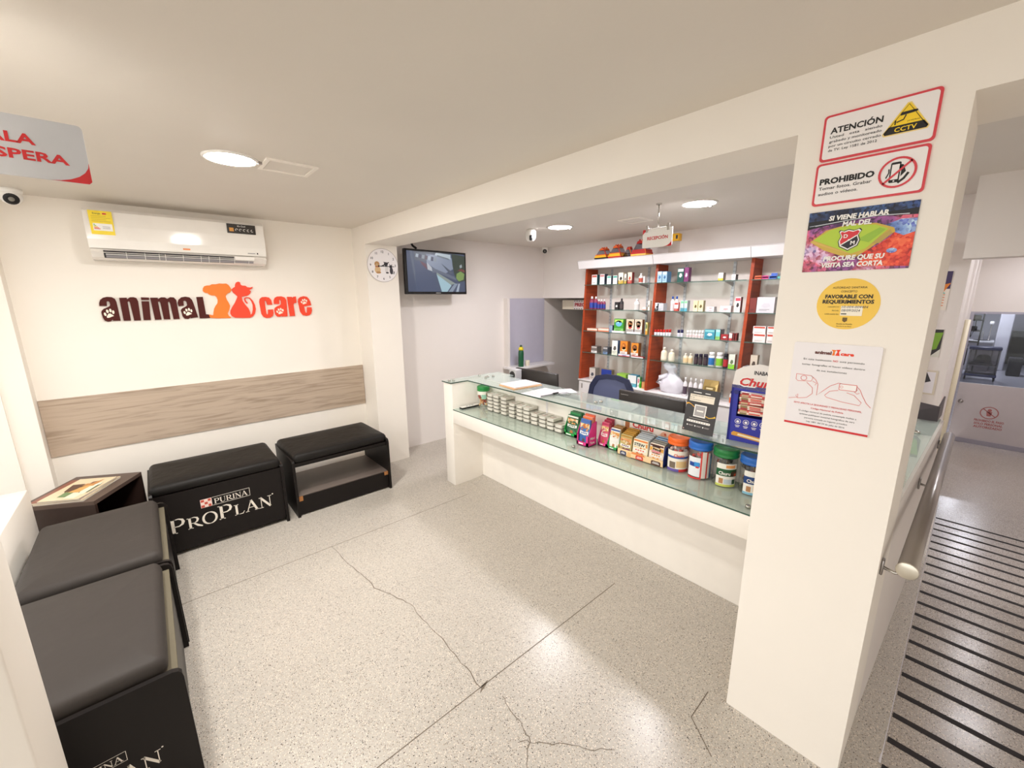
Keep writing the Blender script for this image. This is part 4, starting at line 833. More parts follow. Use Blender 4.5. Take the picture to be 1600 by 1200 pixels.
def brand_mark(f, x, y, k):
    """the two-line mark of the front boards; k = overall width"""
    h = k / 6.62
    xs = x
    for ch, s, dy in (('P', 1.05, 0), ('R', .82, .04), ('O', .82, .06), ('P', 1.05, .08), ('L', .82, .06), ('A', .86, .06), ('N', .86, .04)):
        xs += serif_word(f, xs, y + dy * h, h * s, ch, SERIF_W) + .04 * h
    f.disc(xs + .02 * h, y + .95 * h, .05 * h, SERIF_W)
    bx, by = x + .275 * k, y + 1.32 * h
    s = .62 * h
    f.rect(bx, by, bx + s * 1.05, by + s, mat('f0d8d0', .5))
    for i in range(3):
        for j in range(3):
            if (i + j) % 2 == 0:
                f.rect(bx + .04 * s + i * s * .33, by + .03 * s + j * s * .32, bx + .04 * s + (i + 1) * s * .31, by + (j + 1) * s * .315, mat('c5503f', .5), .001)
    w = serif_word(f, bx + 1.25 * s, by + .14 * s, .62 * s, 'PURINA', SERIF_W)
    x0, x1 = bx + 1.1 * s, bx + 1.5 * s + w
    for r in ((x0, by, x1, by + .04 * s), (x0, by + .96 * s, x1, by + s), (x1 - .04 * s, by, x1, by + s)):
        f.rect(*r, SERIF_W)

def side_poly(x, D, H):
    return [(x, D, 0), (x, D, H), (x, .028, H), (x, .012, H - .006), (x, .003, H - .018), (x, 0, H - .035), (x, -.004, 0)]
def bench(x, y, deg, L, D, label, inset=.010, back=.012, board=BLACKB, front=True, open_front=False, side_logo=False, front_logo=True, cush=LEATHER, skew=0.0):
    M = Matrix.Translation((x, y, 0)) @ Matrix.Rotation(math.radians(deg), 4, 'Z')
    O = M @ Vector((L / 2, D / 2, 0))
    t = root('waiting_bench', O, label, 'bench', 'black waiting benches')
    H, T = .487, .020
    def B():
        q = MB(); q.X = M; return q
    for i, xs in enumerate((0, L - T)):
        q = B(); q.prism(side_poly(xs, D, H), (T, 0, 0), BLACKB)
        sp = q.build('side_panel', O, t)
        if i == 0 and side_logo:
            q = B(); f = Frame(q, M @ Vector((0, D, 0)), M.to_3x3() @ Vector((0, -1, 0)), (0, 0, 1)); q.X = Matrix.Identity(4)
            brand_mark(f, .075, .165, D - .14); q.build('lettering', O, sp)
    q = B(); q.box(T, .014, .44, L - T, D, .458, board); q.build('seat_board', O, t)
    if front:
        q = B(); q.box(T, .016, .03, L - T, .034, .445, BLACKB); fp = q.build('front_panel', O, t)
        if front_logo:
            q = B(); q.X = Matrix.Identity(4)
            f = Frame(q, M @ Vector((0, .016, 0)), M.to_3x3() @ Vector((1, 0, 0)), (0, 0, 1))
            brand_mark(f, .075, .165, L - .125); q.build('lettering', O, fp)
        q = B(); q.box(T, D - .03, .03, L - T, D - .012, .44, BLACKB); q.build('back_panel', O, t)
    if open_front:
        q = B(); q.box(T, .03, .155, L - T, D - .012, .172, mat('6f635c', .5)); q.build('shelf', O, t)
        q = B(); q.box(T, .022, .012, L - T, .04, .165, BLACKB)
        fb = q.build('front_board', O, t)
        q = B(); q.box(T, .020, .128, T + .035, .042, .166, mat('a9713f', .8)); q.box(L - T - .035, .020, .135, L - T, .042, .1665, mat('a9713f', .8)); q.build('chipped_corner', O, fb)['label'] = 'chipped brown corner'
        q = B(); q.box(T, .02, .425, L - T, .036, .44, BLACKB); q.build('rail', O, t)
    q = B(); q.X = M @ Matrix.Translation((L / 2, D / 2, 0)) @ Matrix.Rotation(math.radians(skew), 4, 'Z') @ Matrix.Translation((-L / 2, -D / 2, 0))
    q.pad(inset, back, .4585, L - inset, D - .01, .532, cush, .035); q.build('cushion', O, t)
    return t
bench(-.165, 3.43, 0, .795, .56, 'black bench with white lettering on its closed front, against the oak board wall', skew=-.6)
bench(.692, 3.425, 0, .81, .56, 'black bench with open front and inner shelf, next to the white column', front=False, open_front=True, skew=1.2)
bench(-.078, 2.475, 90, .80, .54, 'black bench with grey cushion between the side table and the lettered-end bench', .022, .038, MDF, front_logo=False, cush=LEATHER2, skew=.5)
bench(-.082, 1.662, 90, .80, .54, 'black bench with grey cushion and lettered end panel by the entrance jamb', .030, .038, MDF, front_logo=False, side_logo=True, cush=LEATHER2)

# ------------------------------------------------------------------ side table with magazines
DW = mat('33241f', 0.4); DW2 = mat('5a4a42', 0.4)
M = Matrix.Translation((-.42, 3.54, 0)) @ Matrix.Rotation(math.radians(61), 4, 'Z')
O = Vector((-.495, 3.85, 0))
t = root('side_table', O, 'small dark brown cube table in the corner under the magazines', 'side table')
def B():
    q = MB(); q.X = M; return q
q = B(); q.box(0, 0, .475, .46, .40, .50, DW2); q.build('table_top', O, t)
q = B(); q.box(0, 0, 0, .02, .40, .475, DW); q.build('side_panel', O, t)
q = B(); q.box(.44, 0, 0, .46, .40, .475, DW); q.build('side_panel', O, t)
q = B(); q.box(.02, .38, .02, .44, .40, .475, DW); q.build('back_panel', O, t)
q = B(); q.box(.02, .01, .06, .44, .38, .08, DW); q.build('shelf', O, t)
def magazine(x, y, z, rot, w, h, th, label, cols):
    M2 = Matrix.Translation((x, y, z)) @ Matrix.Rotation(math.radians(rot), 4, 'Z')
    t = root('magazine', (x, y, z), label, 'magazine', 'magazines on the side table')
    q = MB(); q.X = M2; q.box(0, 0, 0, w, h, th * .9, mat('e8e2d4', .6)); q.build('pages', (x, y, z), t)
    q = MB(); q.X = M2; q.box(-.002, -.002, th * .9, w + .002, h + .002, th, mat(cols[0], .3))
    q.X = Matrix.Identity(4)
    f = Frame(q, M2 @ Vector((0, 0, th)), M2.to_3x3() @ Vector((1, 0, 0)), M2.to_3x3() @ Vector((0, 1, 0)))
    random.seed(len(label))
    for k, c in enumerate(cols[1:] * 2):
        a, bb = random.uniform(.02, .5) * w, random.uniform(.02, .55) * h
        f.poly([(a, bb), (a + random.uniform(.18, .45) * w, bb + random.uniform(-.02, .05) * h), (a + random.uniform(.15, .42) * w, bb + random.uniform(.14, .36) * h), (a + .02 * w, bb + random.uniform(.12, .36) * h)], mat(c, .3), .0002 + .0001 * k)
    q.build('cover', (x, y, z), t)
magazine(-0.470, 3.585, .5006, 63, .36, .255, .010, 'lowest magazine on the dark side table, pale page edges showing', ['c9b79a', '8a4a30'])
magazine(-0.482, 3.59, .5112, 62, .34, .26, .008, 'middle magazine on the dark side table with brown cover', ['8a4a34', 'e8d0a8', 'f0e8d8', 'c88a4a', '6a3a2a'])
magazine(-0.488, 3.582, .5198, 60, .33, .215, .007, 'topmost magazine on the dark side table with cream and green pictures', ['e6d3b0', '6a8a5a', '7a4428', 'f6f2e8', 'c88a48', '3f5a3a', 'f2e8d0', '5a3a28', 'd8a860'])

# ------------------------------------------------------------------ signs on the pillar (face x = 1.66)
def pillar_sign(name, y0, z0, w, h, label, base, th=.004, r=.01, cat='sign'):
    """y0 = edge on the reading-left side; returns builder, frame"""
    O = (1.66, y0 - w / 2, z0)
    t = root(name, O, label, cat)
    q = MB(); f = Frame(q, (1.66 - th, y0, z0), (0, -1, 0), (0, 0, 1))
    q.prism([f.p(a, b_, 0) for a, b_ in rr_pts(0, 0, w, h, r)], (th, 0, 0), base); q.build('board', O, t)
    q = MB(); return t, O, q, Frame(q, (1.66 - th, y0, z0), (0, -1, 0), (0, 0, 1))
SW = mat('f3efee', .3); SR = mat('d8444e', .35)
t, O, q, f = pillar_sign('warning_sign', .410, 2.158, .257, .131, 'white camera warning sign with red border, topmost on the pillar', SR)
f.rrect(.006, .006, .251, .125, .008, SW); q.build('face', O, t)
q = MB(); f = Frame(q, (1.6555, .410, 2.158), (0, -1, 0), (0, 0, 1))
f.text('ATENCIÓN', .02, .077, .0165, INK, w=.122, align='l', bold=.03)
for k, s in enumerate(('Usted   esta   siendo', 'grabado y monitoreado', 'por un circuito cerrado', 'de TV. Ley 1581 de 2012')):
    f.text(s, .02, .064 - k * .0125, .0072, INK, w=.122 if k < 3 else .115, align='l', bold=.008)
q.build('lettering', O, t)
q = MB(); f = Frame(q, (1.6555, .410, 2.158), (0, -1, 0), (0, 0, 1))
tri = [(.150, .040), (.236, .040), (.193, .108)]
f.poly([(.148, .034), (.238, .034), (.242, .041), (.197, .112), (.189, .112), (.144, .041)], mat('f3d98a', .4), .0004)
f.poly([(.150, .037), (.236, .037), (.239, .043), (.196, .109), (.190, .109), (.147, .043)], mat('fcd62c', .4), .0008)
f.poly([(.150, .037), (.236, .037), (.239, .043), (.229, .057), (.157, .057), (.147, .043)], INK, .0012)
f.line([(.149, .041), (.193, .107), (.237, .041)], .0016, INK, .0012)
f.text('CCTV', .193, .041, .0115, mat('fcd62c', .4), w=.046, bold=.02, l=.0016)
f.poly([(.178, .081), (.207, .083), (.208, .090), (.179, .089)], INK, .0012); f.disc(.210, .0865, .003, INK, .0012)
f.line([(.190, .081), (.186, .070), (.172, .066)], .003, INK, .0012); f.rect(.168, .060, .171, .072, INK, .0012)
f.text('24 HORAS', .207, .062, .0035, INK, w=.026, l=.0012)
q.build('camera_symbol', O, t)
t, O, q, f = pillar_sign('prohibition_sign', .414, 2.029, .258, .124, 'white no photos sign with red border, second from the top on the pillar', SR)
f.rrect(.006, .006, .252, .118, .008, SW); q.build('face', O, t)
q = MB(); f = Frame(q, (1.6555, .414, 2.029), (0, -1, 0), (0, 0, 1))
f.text('PROHIBIDO', .014, .062, .0165, INK, w=.132, align='l', bold=.045)
f.text('Tomar fotos. Grabar', .014, .046, .009, INK, w=.128, align='l', bold=.01); f.text('audios o vídeos.', .014, .030, .009, INK, w=.098, align='l', bold=.01); q.build('lettering', O, t)
q = MB(); f = Frame(q, (1.6555, .414, 2.029), (0, -1, 0), (0, 0, 1))
f.rrect(.180, .036, .202, .090, .004, INK); f.rect(.183, .044, .199, .084, SW, .001); f.disc(.191, .040, .002, SW, .001)
f.poly([(.204, .050), (.214, .062), (.210, .074), (.204, .068)], INK); f.line([(.200, .034), (.212, .044), (.220, .058)], .006, INK); f.disc(.203, .076, .006, INK); f.line([(.173, .050), (.178, .064), (.177, .074)], .003, INK)
f.ring(.196, .062, .041, .0055, SR, .0014); f.line([(.168, .035), (.224, .089)], .0055, SR, .0014)
q.build('phone_symbol', O, t)
t, O, q, f = pillar_sign('stadium_poster', .4155, 1.826, .258, .184, 'colourful stadium poster with a red and black crest on the pillar', mat('2a2a4a', .4), th=.002, r=.001, cat='poster')
CROWD = crowd_print('crowd_print')
f.rect(0, 0, .258, .184, CROWD, .0004)
CR2 = crowd_print('crowd_print_navy', ('0c0f1c', '1c2748', '3a5688', '26386a', '6a8ac0')); CR3 = crowd_print('crowd_print_red', ('8a1c1c', 'd83a26', 'f0603a', 'e04a34', 'b84a6a')); CR4 = crowd_print('crowd_print_blue', ('3a4a7a', '6a88c8', 'a8c0e8', '5a6aa8', 'd88ab0'))
f.poly([(0, .148), (.258, .154), (.258, .184), (0, .184)], CR2, .0008); f.poly([(0, .132), (.06, .142), (.16, .152), (.258, .146), (.258, .164), (0, .156)], mat('14161f', .4), .0011)
f.line([(.02, .142), (.10, .150), (.17, .154), (.24, .150)], .0022, mat('d8dce4', .4), .0014); f.line([(.004, .142), (.05, .146)], .0016, mat('b8c0d0', .4), .0014)
f.poly([(.140, .012), (.258, .006), (.258, .10), (.245, .112), (.215, .104), (.205, .09), (.175, .066), (.150, .055)], CR3, .0008)
f.poly([(.19, .125), (.225, .138), (.258, .136), (.258, .100), (.235, .092), (.212, .104)], CR4, .0011); f.disc(.215, .052, .012, CR4, .0012, 12, ry=.007)
f.poly([(.012, .094), (.05, .126), (.11, .139), (.17, .134), (.212, .116), (.216, .104), (.19, .085), (.165, .062), (.135, .040), (.105, .042), (.05, .066)], mat('cfae48', .4), .0014); f.poly([(.16, .075), (.205, .112), (.21, .10), (.185, .075)], mat('b9a050', .4), .0016)
f.poly([(.020, .099), (.06, .125), (.11, .135), (.17, .129), (.200, .114), (.155, .062), (.122, .050)], mat('b4d03e', .4), .0018); f.poly([(.13, .09), (.18, .12), (.195, .113), (.16, .08)], mat('96be3c', .4), .002)
f.poly([(.018, .098), (.12, .050), (.125, .046), (.014, .092)], mat('d8b45a', .4), .002)
q.build('picture', O, t)
q = MB(); f = Frame(q, (1.658, .4155, 1.826), (0, -1, 0), (0, 0, 1))
cr = [(-.022, .026), (-.014, .023), (-.004, .027), (.008, .023), (.020, .027), (.025, .022), (.019, .010), (.024, -.004), (.020, -.018), (.006, -.026), (0, -.030), (-.006, -.026), (-.020, -.018), (-.024, -.004), (-.019, .010), (-.025, .022)]
for sc, m, l in ((1.14, INK, .0024), (1.05, WHITE, .0027)): f.poly([(.112 + a * sc, .093 + c * sc) for a, c in cr], m, l)
f.poly([(.112 + a * .92, .093 + c * .92) for a, c in cr], mat('d8303a', .4), .003)
f.poly([(.112 + a * .92, .093 + c * .92) for a, c in [(.019, .010), (.024, -.004), (.020, -.018), (.006, -.026), (0, -.030), (-.006, -.026), (-.020, -.018)]], mat('1c1a26', .4), .0033)
f.line([(.092, .077), (.130, .103)], .003, WHITE, .0037); f.text('D', .103, .098, .011, WHITE, bold=.03, l=.004); f.text('M', .122, .077, .011, WHITE, bold=.03, l=.004); f.disc(.112, .091, .003, WHITE, .004, 5)
q.build('crest', O, t)
q = MB(); f = Frame(q, (1.658, .4155, 1.826), (0, -1, 0), (0, 0, 1))
for rows in ((('SI VIENE HABLAR', .125, .154, .142), ('MAL DEL', .125, .133, .070)), (('PROCURE QUE SU', .128, .032, .148), ('VISITA SEA CORTA', .126, .012, .150))):
    q = MB(); f = Frame(q, (1.658, .4155, 1.826), (0, -1, 0), (0, 0, 1))
    for s, a, c, w in rows: f.text(s, a, c, .0138, WHITE, w=w, bold=.045, shear=.12, l=.0042)
    q.build('lettering', O, t)
# round yellow certificate
O = (1.66, .283, 1.646)
t = root('certificate_sticker', O, 'round yellow health approval sticker on the pillar', 'sticker')
YC = mat('f3c94e', .4)
q = MB(); f = Frame(q, (1.659, .283, 1.723), (0, -1, 0), (0, 0, 1)); q.prism([f.p(.079 * math.cos(2 * PI * k / 40), .079 * math.sin(2 * PI * k / 40), 0) for k in range(40)], (.001, 0, 0), YC); q.build('disc', O, t)
q = MB(); f = Frame(q, (1.659, .283, 1.723), (0, -1, 0), (0, 0, 1))
f.text('AUTORIDAD SANITARIA', 0, .048, .0065, INK, w=.085); f.text('CONCEPTO', 0, .036, .0065, INK, w=.040)
f.text('FAVORABLE CON', 0, .018, .0115, INK, w=.118, bold=.04); f.text('REQUERIMIENTOS', 0, .002, .0115, INK, w=.128, bold=.04)
f.rect(-.014, -.036, .040, -.006, mat('f6efdc', .5), .0005)
for k, s in enumerate(('CONCEPTO N°:', 'FECHA:', 'SUPERVISADO EN:')): f.text(s, -.018, -.011 - k * .0115, .004, INK, align='r', w=(.030, .018, .036)[k])
f.text('10-004-004404', -.012, -.012, .0075, mat('2a2a4a', .5), w=.064, align='l', shear=.2); f.text('08/09/2024', -.012, -.023, .0075, mat('2a2a4a', .5), w=.046, align='l', shear=.2); f.rect(-.012, -.032, .002, -.029, INK, .001)
f.poly([(-.006, -.042), (.006, -.042), (.006, -.052), (0, -.057), (-.006, -.052)], mat('6a5020', .5)); f.text('Alcaldía de Medellín', 0, -.064, .0042, INK, w=.040); f.text('Secretaría de Salud', 0, -.071, .0036, INK, w=.038)
q.build('lettering', O, t)
t, O, q, f = pillar_sign('notice_board', .407, 1.309, .229, .287, 'square white notice with red line drawing, lowest on the pillar', mat('ece8ea', .25), th=.006, r=.006, cat='notice')
f.poly([(0, .001), (.229, .001), (.229, .008), (0, .008)], RED, .0004); q.build('red_edge', O, t)
LR = mat('dd7a74', .5)
q = MB(); f = Frame(q, (1.654, .407, 1.309), (0, -1, 0), (0, 0, 1))
f.line([(.018, .178), (.060, .176), (.066, .170), (.062, .158), (.024, .154), (.018, .160), (.018, .178)], .0016, LR); f.ring(.040, .166, .009, .0016, LR)
f.line([(.060, .176), (.074, .164), (.082, .150), (.082, .112), (.098, .130), (.116, .150), (.136, .162), (.146, .160)], .0016, LR)
f.line([(.066, .158), (.078, .152), (.074, .146)], .0016, LR); f.line([(.050, .152), (.068, .136), (.070, .116), (.056, .100), (.030, .094), (.024, .102), (.030, .108), (.030, .096), (.004, .090)], .0016, LR)
f.rrect(.138, .140, .184, .162, .003, LR); f.rrect(.140, .142, .182, .160, .002, SW, .001); f.ring(.145, .151, .004, .001, LR, .0012)
f.line([(.184, .156), (.192, .148), (.200, .130), (.212, .108), (.224, .096)], .0016, LR); f.line([(.186, .148), (.178, .140), (.186, .134), (.192, .138)], .0016, LR)
f.line([(.138, .138), (.116, .132), (.104, .116), (.110, .110), (.150, .102), (.196, .098), (.200, .108), (.180, .128), (.160, .134)], .0016, LR); q.build('line_drawing', O, t)
q = MB(); f = Frame(q, (1.654, .407, 1.309), (0, -1, 0), (0, 0, 1))
f.text('animal', .083, .252, .0105, mat('6a3f3a', .5), w=.045, bold=.05); f.text('care', .146, .252, .0105, CORAL, w=.034, bold=.05)
f.poly([(.107, .250), (.114, .250), (.113, .262), (.118, .268), (.104, .268), (.109, .262)], ORANGE); f.poly([(.115, .250), (.127, .250), (.124, .262), (.128, .270), (.117, .269), (.120, .262)], CORAL)
f.text('En esta institución', .032, .229, .0062, INK, w=.076, align='l'); f.text('NO', .119, .229, .0062, RED, w=.013, bold=.02); f.text('está permitido', .130, .229, .0062, INK, w=.062, align='l')
f.text('tomar fotografías ni hacer vídeos dentro', .112, .211, .0062, INK, w=.166); f.text('de sus instalaciones', .112, .194, .0062, INK, w=.080)
q.build('lettering', O, t)
q = MB(); f = Frame(q, (1.654, .407, 1.309), (0, -1, 0), (0, 0, 1))
f.text('ESTO AFECTA LA SEGURIDAD Y PRIVACIDAD PERSONAL.', .114, .076, .0056, RED, w=.184, bold=.012); f.text('Código Nacional de Policía', .116, .063, .0056, RED, w=.088, bold=.01)
for k, (s, w) in enumerate((('El código nacional de policía contempla multas a', .156), ('quienes publiquen material fotográfico de otra', .150), ('persona tomada en lugares privados.', .118), ('Ley 1801 del 29 de julio de 2016', .104))): f.text(s, .117, .050 - k * .0115, .0054, INK, w=w)
q.build('lettering', O, t)

# ------------------------------------------------------------------ hanging signs
def leaf_sign(f, w, h, face, lines, corner):
    f.rrect(0, 0, w, h, .010, face, .0004)
    pts = [(w, .006), (w, h * .38)] + [(w - .29 * w * (1 - math.cos(math.radians(a))) , h * .38 * (1 - math.sin(math.radians(a))) + 0.0) for a in (15, 30, 45, 60, 75)] + [(w * .71, 0), (w - .006, 0)]
    f.poly(pts, corner, .0008)
    for s, a, b_, hh, ww, al in lines: f.text(s, a, b_, hh, RED, w=ww, align=al, bold=.03, l=.0012)
O = (-.19, 1.6, CZ)
t = root('hanging_sign', O, 'grey waiting area sign with red lettering hung near the entrance jamb', 'sign')
SG = mat('c9ccd1', .5, spec=.2)
q = MB(); q.prism([(x, 1.6, z) for x, z in rr_pts(-.322, 2.046, -.058, 2.184, .010)], (0, .004, 0), SG); q.build('board', O, t)
q = MB(); f = Frame(q, (-.322, 1.6, 2.046), (1, 0, 0), (0, 0, 1))
leaf_sign(f, .264, .138, SG, [('SALA', .079, .076, .023, .098, 'l'), ('ESPERA', .086, .040, .022, .143, 'l')], RED); q.build('lettering', O, t)
q = MB(); q.tube([(-.265, 1.602, CZ), (-.265, 1.602, 2.20)], .006, CHROME); q.lathe(-.265, 1.602, [(.02, CZ - .006), (.02, CZ)], CHROME); q.build('stem', O, t)
for x in (-.305, -.225):
    q = MB(); q.box(x - .008, 1.594, 2.165, x + .008, 1.61, 2.205, CHROME); q.build('clamp', O, t)
q = MB(); q.tube([(-.312, 1.602, 2.198), (-.218, 1.602, 2.198)], .005, CHROME); q.build('cross_bar', O, t)
O = (3.0, 1.722, CZ)
t = root('hanging_sign', O, 'small white reception sign with red lettering on a ceiling stem', 'sign')
SWW = mat('fbf9f4', .35)
q = MB(); q.prism([(3.0, y, z) for y, z in rr_pts(1.600, 2.120, 1.845, 2.256, .008)], (.004, 0, 0), SWW); q.build('board', O, t)
q = MB(); f = Frame(q, (3.0, 1.845, 2.120), (0, -1, 0), (0, 0, 1))
leaf_sign(f, .245, .136, SWW, [('RECEPCIÓN', .126, .058, .023, .170, 'c')], RED)
f.poly([(0, .134), (0, .10), (.012, .112), (.03, .126), (.055, .136), (.004, .136)], RED, .0008); q.build('lettering', O, t)
q = MB(); q.tube([(3.002, 1.722, CZ), (3.002, 1.722, 2.262)], .006, CHROME); q.lathe(3.002, 1.722, [(.022, CZ - .007), (.022, CZ)], CHROME); q.build('stem', O, t)
q = MB(); q.tube([(3.002, 1.63, 2.266), (3.002, 1.815, 2.262)], .004, CHROME); q.build('cross_bar', O, t)
for y in (1.635, 1.81):
    q = MB(); q.box(2.994, y - .008, 2.235, 3.010, y + .008, 2.285, CHROME); q.build('clamp', O, t)

# ------------------------------------------------------------------ cameras, clock, television
def dome_camera(x, y, z, r, d, label):
    t = root('dome_camera', (x, y, z), label, 'security camera')
    d = Vector(d).normalized()
    q = MB(); q.lathe(x, y, [(r * .95, z), (r * .95, z - r * .3), (r * .8, z - r * .5)], WHITE, 24); q.build('base', (x, y, z), t)
    rot = Vector((0, 0, 1)).rotation_difference(d).to_matrix().to_4x4()
    q = MB(); q.X = Matrix.Translation((x, y, z - r * .75)) @ rot
    q.lathe(0, 0, [(.01 * r, -r * .9), (r * .5, -r * .75), (r * .8, -r * .4), (r * .9, 0), (r * .82, r * .4), (r * .62, r * .68)], WHITE, 24); q.build('eyeball', (x, y, z), t)
    q = MB(); q.X = Matrix.Translation((x, y, z - r * .75)) @ rot
    q.lathe(0, 0, [(r * .60, r * .6), (r * .60, r * .74), (r * .3, r * .72), (r * .02, r * .72)], BLACK, 20)
    q.lathe(0, 0, [(r * .24, r * .72), (r * .24, r * .78), (r * .01, r * .80)], mat('8a8880', .15), 14); q.build('lens', (x, y, z), t)
dome_camera(-.535, 4.14, CZ, .058, (.12, -.9, -.55), 'white dome camera under the ceiling next to the air conditioner')
dome_camera(4.335, 4.20, CZ, .050, (-.75, -.6, -.45), 'tiny white dome camera with black lens in the upper reception corner')
O = (3.08, 3.19, CZ)
t = root('motion_sensor', O, 'white rounded motion sensor with black window under the reception ceiling', 'sensor')
q = MB(); q.lathe(O[0], O[1], [(.046, CZ), (.056, CZ - .02), (.058, CZ - .06), (.052, CZ - .095), (.036, CZ - .115), (.004, CZ - .122)], WHITE, 28, sx=.85); q.build('housing', O, t)
q = MB(); q.X = Matrix.Translation((3.048, 3.155, CZ - .085)) @ Matrix.Rotation(math.radians(48), 4, 'Z')
q.rbox(-.022, -.016, -.03, .018, .016, .022, BLACK, .01); q.build('window', O, t)

O = (1.823, 4.002, 2.067)
t = root('wall_clock', O, 'round white clock with puppy pictures on the side of the column', 'clock')
q = MB(); f = Frame(q, (1.823, 3.992, 2.067), (1, 0, 0), (0, 0, 1)); q.prism([f.p(.160 * math.cos(2 * PI * k / 48), .162 * math.sin(2 * PI * k / 48), 0) for k in range(48)], (0, .010, 0), mat('dcd6d2', .4)); q.build('case', O, t)
q = MB(); f = Frame(q, (1.823, 3.992, 2.067), (1, 0, 0), (0, 0, 1)); f.disc(0, 0, .157, mat('efebec', .3)); f.ring(0, 0, .160, .003, mat('a8a09a', .4), .001, 48)
for k in range(1, 13):
    a = math.radians(90 - 30 * k); f.text(str(k), .128 * math.cos(a), .128 * math.sin(a) - .010, .022, INK, bold=.02, l=.001)
TAN = mat('b98a5a', .6); TAN2 = mat('d8b88a', .6); DK = mat('37333a', .6); GR = mat('8a8688', .6); COLLAR = mat('a8402a', .6)
f.disc(-.062, .010, .026, TAN, .0012, 16); f.disc(-.062, .004, .013, TAN2, .0016, 12); f.disc(-.058, -.045, .030, TAN2, .001, 16, ry=.036); f.rect(-.084, -.018, -.040, -.012, COLLAR, .0016); f.disc(-.050, -.070, .026, TAN, .0014, 12, ry=.010); f.disc(-.071, .013, .003, INK, .002, 8); f.disc(-.055, .013, .003, INK, .002, 8); f.disc(-.062, .001, .004, INK, .002, 8)
f.disc(.030, .012, .020, DK, .0012, 14); f.disc(.036, -.038, .018, mat('d8d4d4', .6), .001, 14, ry=.040); f.disc(.040, -.070, .016, DK, .0012, 12, ry=.008); f.poly([(.012, .020), (.006, .036), (.022, .030)], DK, .0012); f.poly([(.044, .026), (.056, .036), (.050, .014)], DK, .0012)
f.disc(.080, -.012, .016, DK, .0014, 14); f.poly([(.068, -.004), (.066, .016), (.078, .004)], DK, .0014); f.poly([(.084, .004), (.094, .016), (.094, -.004)], DK, .0014); f.disc(.084, -.050, .018, DK, .0012, 14, ry=.034); f.line([(.09, -.074), (.112, -.078), (.116, -.066)], .006, DK, .0012)
q.build('dial', O, t)
q = MB(); f = Frame(q, (1.823, 3.990, 2.067), (1, 0, 0), (0, 0, 1)); f.line([(-.026, -.012), (.062, .030)], .008, INK, .001); q.build('hour_hand', O, t)
q = MB(); f = Frame(q, (1.823, 3.989, 2.067), (1, 0, 0), (0, 0, 1)); f.line([(-.050, -.008), (.116, -.010)], .006, INK, .001); f.disc(0, -.004, .007, INK, .0014, 12); f.disc(-.046, -.008, .009, INK, .0014, 12); q.build('minute_hand', O, t)

# television
def S(h, e=1.0): return mat(h, .3, emit=e)
O = (2.47, 4.28, 1.79)
t = root('television', O, 'wall television with black frame showing a street camera picture', 'television')
M = Matrix.Translation((2.467, 4.03, 2.02)) @ Matrix.Rotation(math.radians(1.5), 4, 'Z')
q = MB(); q.X = M; q.rbox(-.392, 0, -.232, .392, .05, .232, BLACK, .006); q.build('frame', O, t)
q = MB(); q.X = M; q.box(-.2, .05, -.12, .2, .08, .14, BLACK); q.build('back_cover', O, t)
q = MB(); fr_ = Frame(q, (-.370, -.001, -.205), (1, 0, 0), (0, 0, 1)); q.X = M
W_, H_ = .740, .417
def PP(pts, c, l): fr_.poly([(a * W_, b_ * H_) for a, b_ in pts], S(c, .27), l)
PP([(0, 0), (1, 0), (1, 1), (0, 1)], '4c566e', .0002)
PP([(0, 0), (.12, 0), (.10, 1), (0, 1)], '434e68', .0004)
PP([(.05, 1), (.14, .0), (.16, 0), (.09, 1)], '5c6678', .0006)
PP([(.12, 0), (.50, 0), (.42, .42), (.22, .78), (.13, .75)], '4a5570', .0006)
PP([(.32, .95), (.76, .88), (.78, .60), (.60, .45), (.32, .72)], '8a94a8', .0008)
PP([(.12, .78), (.30, .76), (.40, .97), (.12, .99)], '59606c', .0008)
PP([(.10, .99), (.72, .93), (.72, 1), (.10, 1)], '39424f', .0009)
PP([(.46, .93), (.74, .85), (.74, .97), (.48, .99)], 'b8c4cc', .0011)
PP([(.50, .90), (.72, .83), (.70, .87), (.50, .94)], '6f7a84', .0013)
for k in range(7): PP([(.14 + .05 * k, .86 - .015 * k), (.18 + .05 * k, .85 - .015 * k), (.19 + .05 * k, .93 - .01 * k), (.15 + .05 * k, .94 - .01 * k)], ('a8b4c0', '3a3f58', '88929c', '5a4650')[k % 4], .0013)
PP([(.21, .77), (.31, .70), (.33, .55), (.24, .68)], '6a4450', .0013)
PP([(.32, .74), (.40, .62), (.41, .52), (.33, .56)], 'b8bcc4', .0014)
PP([(.40, .62), (.80, .40), (.84, .30), (.48, .50), (.41, .48)], '666e80', .0014)
PP([(.56, .74), (.78, .50), (.72, .46)], '596070', .0016)
PP([(.48, .50), (.82, .22), (.72, .18), (.48, .44)], '8f9a94', .0016)
PP([(.48, .45), (.74, .17), (.66, 0), (.56, 0)], 'a4c4d0', .0018)
PP([(.68, 0), (.80, .22), (.86, .22), (.76, 0)], '8a96a8', .0018); PP([(.82, 0), (.87, .22), (.90, .22), (.87, 0)], 'a8b4c4', .0018)
PP([(.76, 1), (1, .95), (1, .30), (.88, .26), (.80, .45), (.77, .7)], '3a453c', .0012)
PP([(.84, .48), (.92, .55), (.99, .48), (.97, .33), (.88, .28), (.83, .36)], '7f9a58', .0016); PP([(.85, .56), (.93, .62), (1, .58), (1, .52), (.92, .56)], '7a4844', .0018); PP([(.90, .70), (.94, .74), (.95, .66), (.91, .63)], '9aa4a8', .0018)
q.build('screen', O, t)
q = MB(); q.X = M; q.box(-.03, -.0015, -.222, .03, 0, -.214, mat('9a9a9a', .4)); q.build('badge', O, t)
